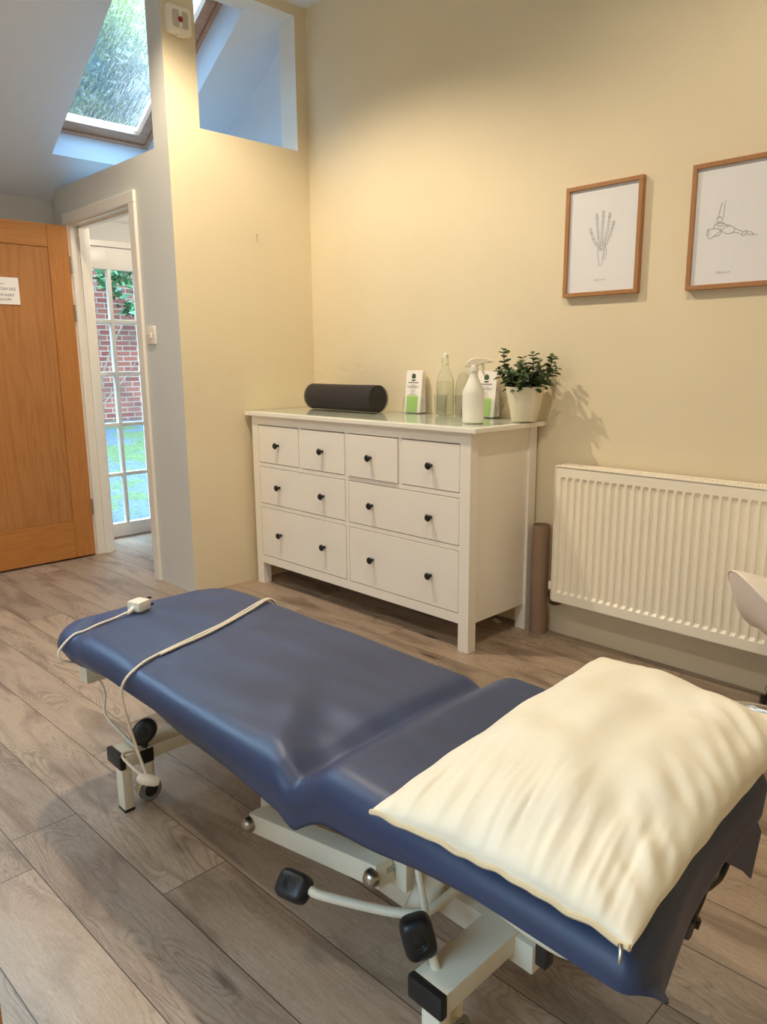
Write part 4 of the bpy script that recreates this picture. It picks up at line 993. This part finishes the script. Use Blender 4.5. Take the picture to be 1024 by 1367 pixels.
# height pedal: bent tube with black pad
b = B(); b.tube(spline([(2.43, -2.025, .205), (2.455, -2.018, .204), (2.545, -1.962, .195), (2.595, -1.930, .195), (2.625, -1.895, .197), (2.627, -1.81, .20), (2.625, -1.70, .20)], 7), .0095, 12); b.build('pedal_bar', M['metal_cream'], cp)
def pad(c, d, L, w, th, name='pedal_pad', ee=.55):
    c, d = Vector(c), Vector(d).normalized(); toc = (Vector((3.46, -2.82, 1.24)) - c); n_ = (toc - d*toc.dot(d)).normalized(); s_ = d.cross(n_)
    q = B(); V_ = []
    nu, nv = 20, 12
    def fn(u, v):
        a = 2*math.pi*u; e = ee; ph = math.pi*(v-.5); ca, sa = math.cos(a), math.sin(a)
        x = math.copysign(abs(ca)**e, ca); y = math.copysign(abs(sa)**e, sa); cp_ = abs(math.cos(ph))**.55; z = math.copysign(abs(math.sin(ph))**.55, math.sin(ph)) if abs(math.sin(ph)) > 1e-6 else 0
        return c + d*(L/2*x*cp_) + s_*(w/2*y*cp_) + n_*(th/2*z)
    q.grid(fn, 28, 13, cu=True); bmesh.ops.remove_doubles(q.m, verts=q.m.verts[:], dist=.0004)
    o = q.build(name, M['black'], cp)
    r = B()
    for rad in (.006, .010, .0135): r.tube([c + n_*(th/2+.0002) + d*rad*math.cos(t) + s_*rad*math.sin(t) for t in [i*math.pi/10 for i in range(20)]], .0009, 5, closed=True)
    r.build('pad_emblem', M['black'], o)
pad((2.395, -2.040, .204), (1, .25, 0), .072, .058, .045)
# castor levers
b = B(); b.tube([(2.712, -1.962, .150), (2.700, -1.972, .205)], .0085, 10); b.build('castor_lever', M['metal_cream'], cp)
pad((2.682, -1.985, .232), (-.25, -.10, 1), .078, .060, .046, 'lever_pad')
b = B(); b.tube([(1.615, -1.965, .150), (1.612, -1.962, .190)], .0085, 10); b.box(1.618, 1.626, -1.985, -1.945, .128, .168, .001); b.build('castor_lever', M['black'], cp)
pad((1.604, -1.958, .212), (.15, .55, .62), .080, .062, .034, 'lever_pad', .9)
def castor(x, y):
    w = B(); rx_ = Matrix.Rotation(R(90), 3, 'Y') 
    w.lathe([(0, -.011), (.021, -.011), (.033, -.009), (.0345, 0), (.033, .009), (.021, .011), (0, .011)], (x, y, .0350), 28, axis=rx_); o = w.build('castor_wheel', M['grey'], cp)
    h = B(); h.lathe([(0, .0125), (.018, .0125), (.020, .0115), (.020, -.0115), (.018, -.0125), (0, -.0125)], (x, y, .035), 20, axis=rx_); h.build('wheel_hub', M['black'], o)
    f = B(); f.grid(lambda u, v: Vector((x-.013+.025*v, y+.038*math.cos(R(60+120*u)), .035+.038*math.sin(R(60+120*u)))), 12, 4); f.tube([(x, y+.005, .070), (x, y+.005, .133)], .012, 12); f.build('castor_fork', M['metal_cream'], o)
castor(1.605, -1.955); castor(1.60, -1.58); castor(2.73, -1.94); castor(2.73, -1.57)
# black adjustment strap on the head end + cord
b = B(); b.box(2.918, 2.938, -1.978, -1.955, .325, .46, .003); b.build('adjuster_bracket', M['black'], cp)
b = B()
b.tube(spline([(3.03, -1.50, .40), (3.04, -1.542, .355), (3.04, -1.575, .326), (3.04, -1.62, .330), (3.04, -1.661, .339), (3.04, -1.685, .324), (3.04, -1.690, .29)], 7), .0055, 8)
b.tube(spline([(3.03, -1.61, .40), (3.04, -1.641, .350), (3.04, -1.657, .324), (3.04, -1.682, .306), (3.04, -1.664, .288), (3.04, -1.674, .277)], 7), .0045, 8)
b.build('hand_control_cord', M['black'], cp)
b = B(); b.lathe([(0, -.012), (.014, -.012), (.016, 0), (.014, .012), (0, .012)], (3.035, -1.715, .300), 16, axis=Matrix.Rotation(R(90), 3, 'Y')); b.build('adjuster_knob', M['black'], cp)
# hanging far corner flap of the cover
b = B(); b.prism([(-1.64, .43), (-1.603, .375), (-1.50, .300), (-1.457, .262), (-1.425, .345), (-1.50, .44)], (3.05, 0, 0), (0, 1, 0), (0, 0, 1), (.004, 0, 0)); b.build('cover_corner', M['vinyl'], cp, smooth=False)

# ================================================================== PILLOW
pw = thing('pillow', 'large cream cotton pillow lying on the head end of the blue couch', 'pillow', (2.90, -1.73, .545))
PC = {(-1, -1): Vector((2.705, -2.118, .552)), (1, -1): Vector((3.122, -2.092, .556)), (-1, 1): Vector((2.650, -1.335, .552)), (1, 1): Vector((3.095, -1.385, .550))}
def pbase(u, v):
    p = Vector((0, 0, 0))
    for (a, c), q in PC.items(): p += q*((1+a*u)/2)*((1+c*v)/2)
    return p
def pw_pt(u, v, side):
    pin = 1 - .055*(1-v*v)*abs(u)**2; pin2 = 1 - .03*(1-u*u)*abs(v)**2
    p = pbase(u*pin, v*pin2)
    e = max(0, (1-u**2))*max(0, (1-v**2)); h = e**.42
    if side > 0:
        H_ = .084*h*(1 + .18*noise.noise(Vector((u*1.1, v*1.1, 2))))
        ed = max(abs(u), abs(v))
        H_ += h*.016*noise.noise(Vector((u*2.6, v*3.4, 7)))
        # gathers running in from the near zip edge and the head edge
        g1 = sm(-.25, -.98, v); H_ += g1*(e**.25)*(.012*noise.noise(Vector((u*9+v*2, v*2.0, 1))) + .005*noise.noise(Vector((u*21+v*4, v*3.0, 5))))
        g2 = sm(.3, .98, u); H_ += g2*(e**.25)*.015*noise.noise(Vector((u*2.4, v*9+u*4, 4)))
        g3 = sm(.2, .95, u)*sm(.2, .9, v); H_ += g3*.022*noise.noise(Vector((u*5+v*4, v*3, 8)))*(e**.2)
    else:
        H_ = -.010*h - 0.0
    rim = .012*noise.noise(Vector((u*6, v*6, 3)))*(1-e**.3)*.5
    return p + Vector((0, 0, H_+rim))
b = B(); nu, nv = 150, 190
def us(i, n): t = -1+2*i/(n-1); return math.sin(t*math.pi/2)*.6+t*.4
top = [[b.m.verts.new(pw_pt(us(i, nu), us(j, nv), 1)) for j in range(nv)] for i in range(nu)]
bot = [[(top[i][j] if i in (0, nu-1) or j in (0, nv-1) else b.m.verts.new(pw_pt(us(i, nu), us(j, nv), -1))) for j in range(nv)] for i in range(nu)]
for i in range(nu-1):
    for j in range(nv-1):
        b.m.faces.new((top[i][j], top[i+1][j], top[i+1][j+1], top[i][j+1])); b.m.faces.new((bot[i][j], bot[i][j+1], bot[i+1][j+1], bot[i+1][j]))
b.build('pillow_body', M['pillow'], pw)
M['zip'] = mat('cream_zip_tape', (222, 204, 166), 0.6)
b = B(); b.tube([pw_pt(us(i, nu), -1, 1) + Vector((0, -.001, .000)) for i in range(0, nu, 2)], .0042, 6); b.build('zip', M['zip'], pw)
ze = pw_pt(1, -1, 1)
b = B(); b.tube([ze + Vector((-.012, -.004, 0)), ze + Vector((-.008, -.010, -.004)), ze + Vector((-.007, -.014, -.016))], [.003, .0025, .0022], 8); b.build('zip_pull', M['steel'], pw)

# ================================================================== POWER CORD
pcd = thing('power_cord', 'white power cord with plug and inline switch draped over the foot of the couch', 'cable', (1.55, -1.95, ZS+.004))
def on(x, y, r=.004): return (x, y, topz(x, y)+wrinkle(x, y)+r+.001)
b = B()
A = [(1.422, -1.897, topz(1.42, -1.9)+.010), on(1.430, -1.94), on(1.440, -1.99), on(1.449, -2.035), (1.452, -2.072, .488), (1.452, -2.112, .455), (1.455, -2.105, .425), (1.44, -2.03, .38), (1.46, -2.0, .30), (1.50, -2.02, .25), (1.575, -2.0, .20), (1.63, -1.99, .178)]
b.tube(spline(A, 6), .0036, 8)
Bp = [(1.612, -1.489, .47), on(1.617, -1.530), on(1.665, -1.638), on(1.711, -1.745), on(1.741, -1.847), on(1.765, -1.928), on(1.790, -2.004), on(1.812, -2.048), (1.822, -2.092, .487), (1.822, -2.108, .46), (1.826, -2.108, .425), (1.85, -2.106, .364), (1.882, -2.104, .307), (1.905, -2.102, .271)]
b.tube(spline(Bp, 6), .0036, 8)
Bq = [(1.618, -1.489, .47), on(1.624, -1.528), on(1.675, -1.630), on(1.717, -1.735), on(1.752, -1.84), on(1.772, -1.92), on(1.790, -1.985)]
b.tube(spline(Bq, 6), .0036, 8)
b.tube(spline([(1.63, -1.99, .178), (1.66, -2.05, .20), (1.80, -2.09, .24), (1.895, -2.10, .255)], 6), .0036, 8)
b.build('cable', M['cable'], pcd)
b = B(); cA = Vector((1.915, -2.102, .258))
b.lathe([(0, -.028), (.008, -.026), (.0125, -.018), (.0145, 0), (.0125, .018), (.008, .026), (0, .028)], cA, 20, axis=Matrix.Rotation(R(50), 3, 'Z') @ Matrix.Rotation(R(105), 3, 'Y'), sx=.95); b.build('inline_switch', M['plug'], pcd)
b = B(); pc0 = Vector((1.405, -1.850, topz(1.4, -1.85)+.018))
rp = Matrix.Rotation(R(110), 3, 'Z')
vs = b.box(-.026, .026, -.025, .025, -.014, .018, .008)
for v in vs: v.co = pc0 + rp @ v.co
b.tube([pc0 + rp @ Vector((-.020, 0, 0)), pc0 + rp @ Vector((-.052, 0, -.012))], [.009, .0045], 10)
b.build('plug', M['plug'], pcd)
b = B()
for dy_ in (-.011, .011):
    vs = b.box(.024, .046, dy_-.003, dy_+.003, -.010, -.004)
    for v in vs: v.co = pc0 + rp @ v.co
vs = b.box(.024, .050, -.003, .003, .008, .014)
for v in vs: v.co = pc0 + rp @ v.co
b.build('plug_pins', M['black'], pcd)

# ================================================================== STOOL
stl = thing('saddle_stool', 'white leatherette saddle stool on a chrome star base, cut by the right edge', 'stool', (2.785, -.38, 0))
scx, scy = 2.785, -.38
b = B()
ud = Vector((.70, .72, 0)).normalized(); vd = Vector((-ud.y, ud.x, 0))     # view-facing axes
def seat(u, v):
    a = 2*math.pi*u; rr_ = math.sin(v*math.pi/2)
    lx, ly = math.cos(a)*rr_, math.sin(a)*rr_
    z = .550 + .06*lx*lx*1.0 - .10*ly*ly
    return Vector((scx, scy, 0)) + ud*(.20*lx)*-1 + vd*(.20*ly) + Vector((0, 0, z - .02*rr_**6))
def seat_b(u, v):
    p = seat(u, v); rr_ = math.sin(v*math.pi/2); return p + Vector((0, 0, -.17*(1-rr_**6)-.001*0))
T = b.grid(seat, 48, 16, cu=True); Bt = b.grid(lambda u, v: seat_b(u, v), 48, 16, cu=True); bmesh.ops.remove_doubles(b.m, verts=b.m.verts[:], dist=.0008)
so_ = b.build('seat', M['stool'], stl)
b = B(); b.tube([seat(i/48, 1)+Vector((0, 0, -.002)) for i in range(48)], .003, 6, closed=True); b.build('seam_piping', M['stool'], so_)
b = B(); b.tube([(scx, scy, .10), (scx, scy, .46)], [.025, .018], 20); b.build('gas_column', M['chrome'], stl)
b = B(); b.box(scx-.05, scx+.05, scy-.05, scy+.05, .445, .462, .003); b.build('seat_plate', M['black'], stl)
for k in range(5):
    a = R(118 + 72*k); d = Vector((math.cos(a), math.sin(a), 0)); c0 = Vector((scx, scy, 0))
    l = B(); l.tube([c0 + d*t + Vector((0, 0, z)) for t, z in ((.02, .105), (.10, .108), (.20, .098), (.28, .078), (.292, .074))], [.026, .022, .018, .014, .011], 12); lo = l.build('base_arm', M['chrome'], stl)
    e = c0 + d*.285; q = B()
    for s in (-1, 1): q.lathe([(0, -.009), (.02, -.009), (.025, -.006), (.025, .006), (.02, .009), (0, .009)], e + Vector((-d.y, d.x, 0))*.013*s + Vector((0, 0, .0253)), 20, axis=Matrix.Rotation(a+R(90), 3, 'Z') @ Matrix.Rotation(R(90), 3, 'Y'))
    q.tube([e + Vector((0, 0, .03)), e + Vector((0, 0, .07))], .006, 8); q.build('castor', M['black'], lo)

# ================================================================== OAK DESK at bottom left corner
dk = thing('oak_desk', 'orange oak desk leg just showing at the bottom left corner', 'desk', (2.05, -2.83, 0))
for y0 in (-2.596, -3.08):
    b = B(); b.box(2.287, 2.335, y0-.02, y0+.03, 0, .72, .003); b.build('leg', M['oak'], dk, smooth=False)
for y0 in (-2.60, -3.08):
    b = B(); b.box(1.75, 1.798, y0-.02, y0+.03, 0, .72, .003); b.build('leg', M['oak'], dk, smooth=False)
b = B(); b.box(1.74, 2.34, -3.11, -2.566, .72, .745, .003); b.build('desk_top', M['oak_h'], dk, smooth=False)

# ceiling downlights
for i, (x, y) in enumerate(SPOTS):
    t = thing('downlight', ['round recessed ceiling downlight nearest the partition column', 'round recessed ceiling downlight above the stool', 'round recessed ceiling downlight nearest the far left skylight', 'round recessed ceiling downlight above the head end of the couch'][i], 'light', (x, y, H), 'ceiling downlights')
    b = B(); b.lathe([(.045, 0), (.045, -.004), (.034, -.006), (.034, 0)], (x, y, H), 28); b.build('rim', M['gloss_white'], t)
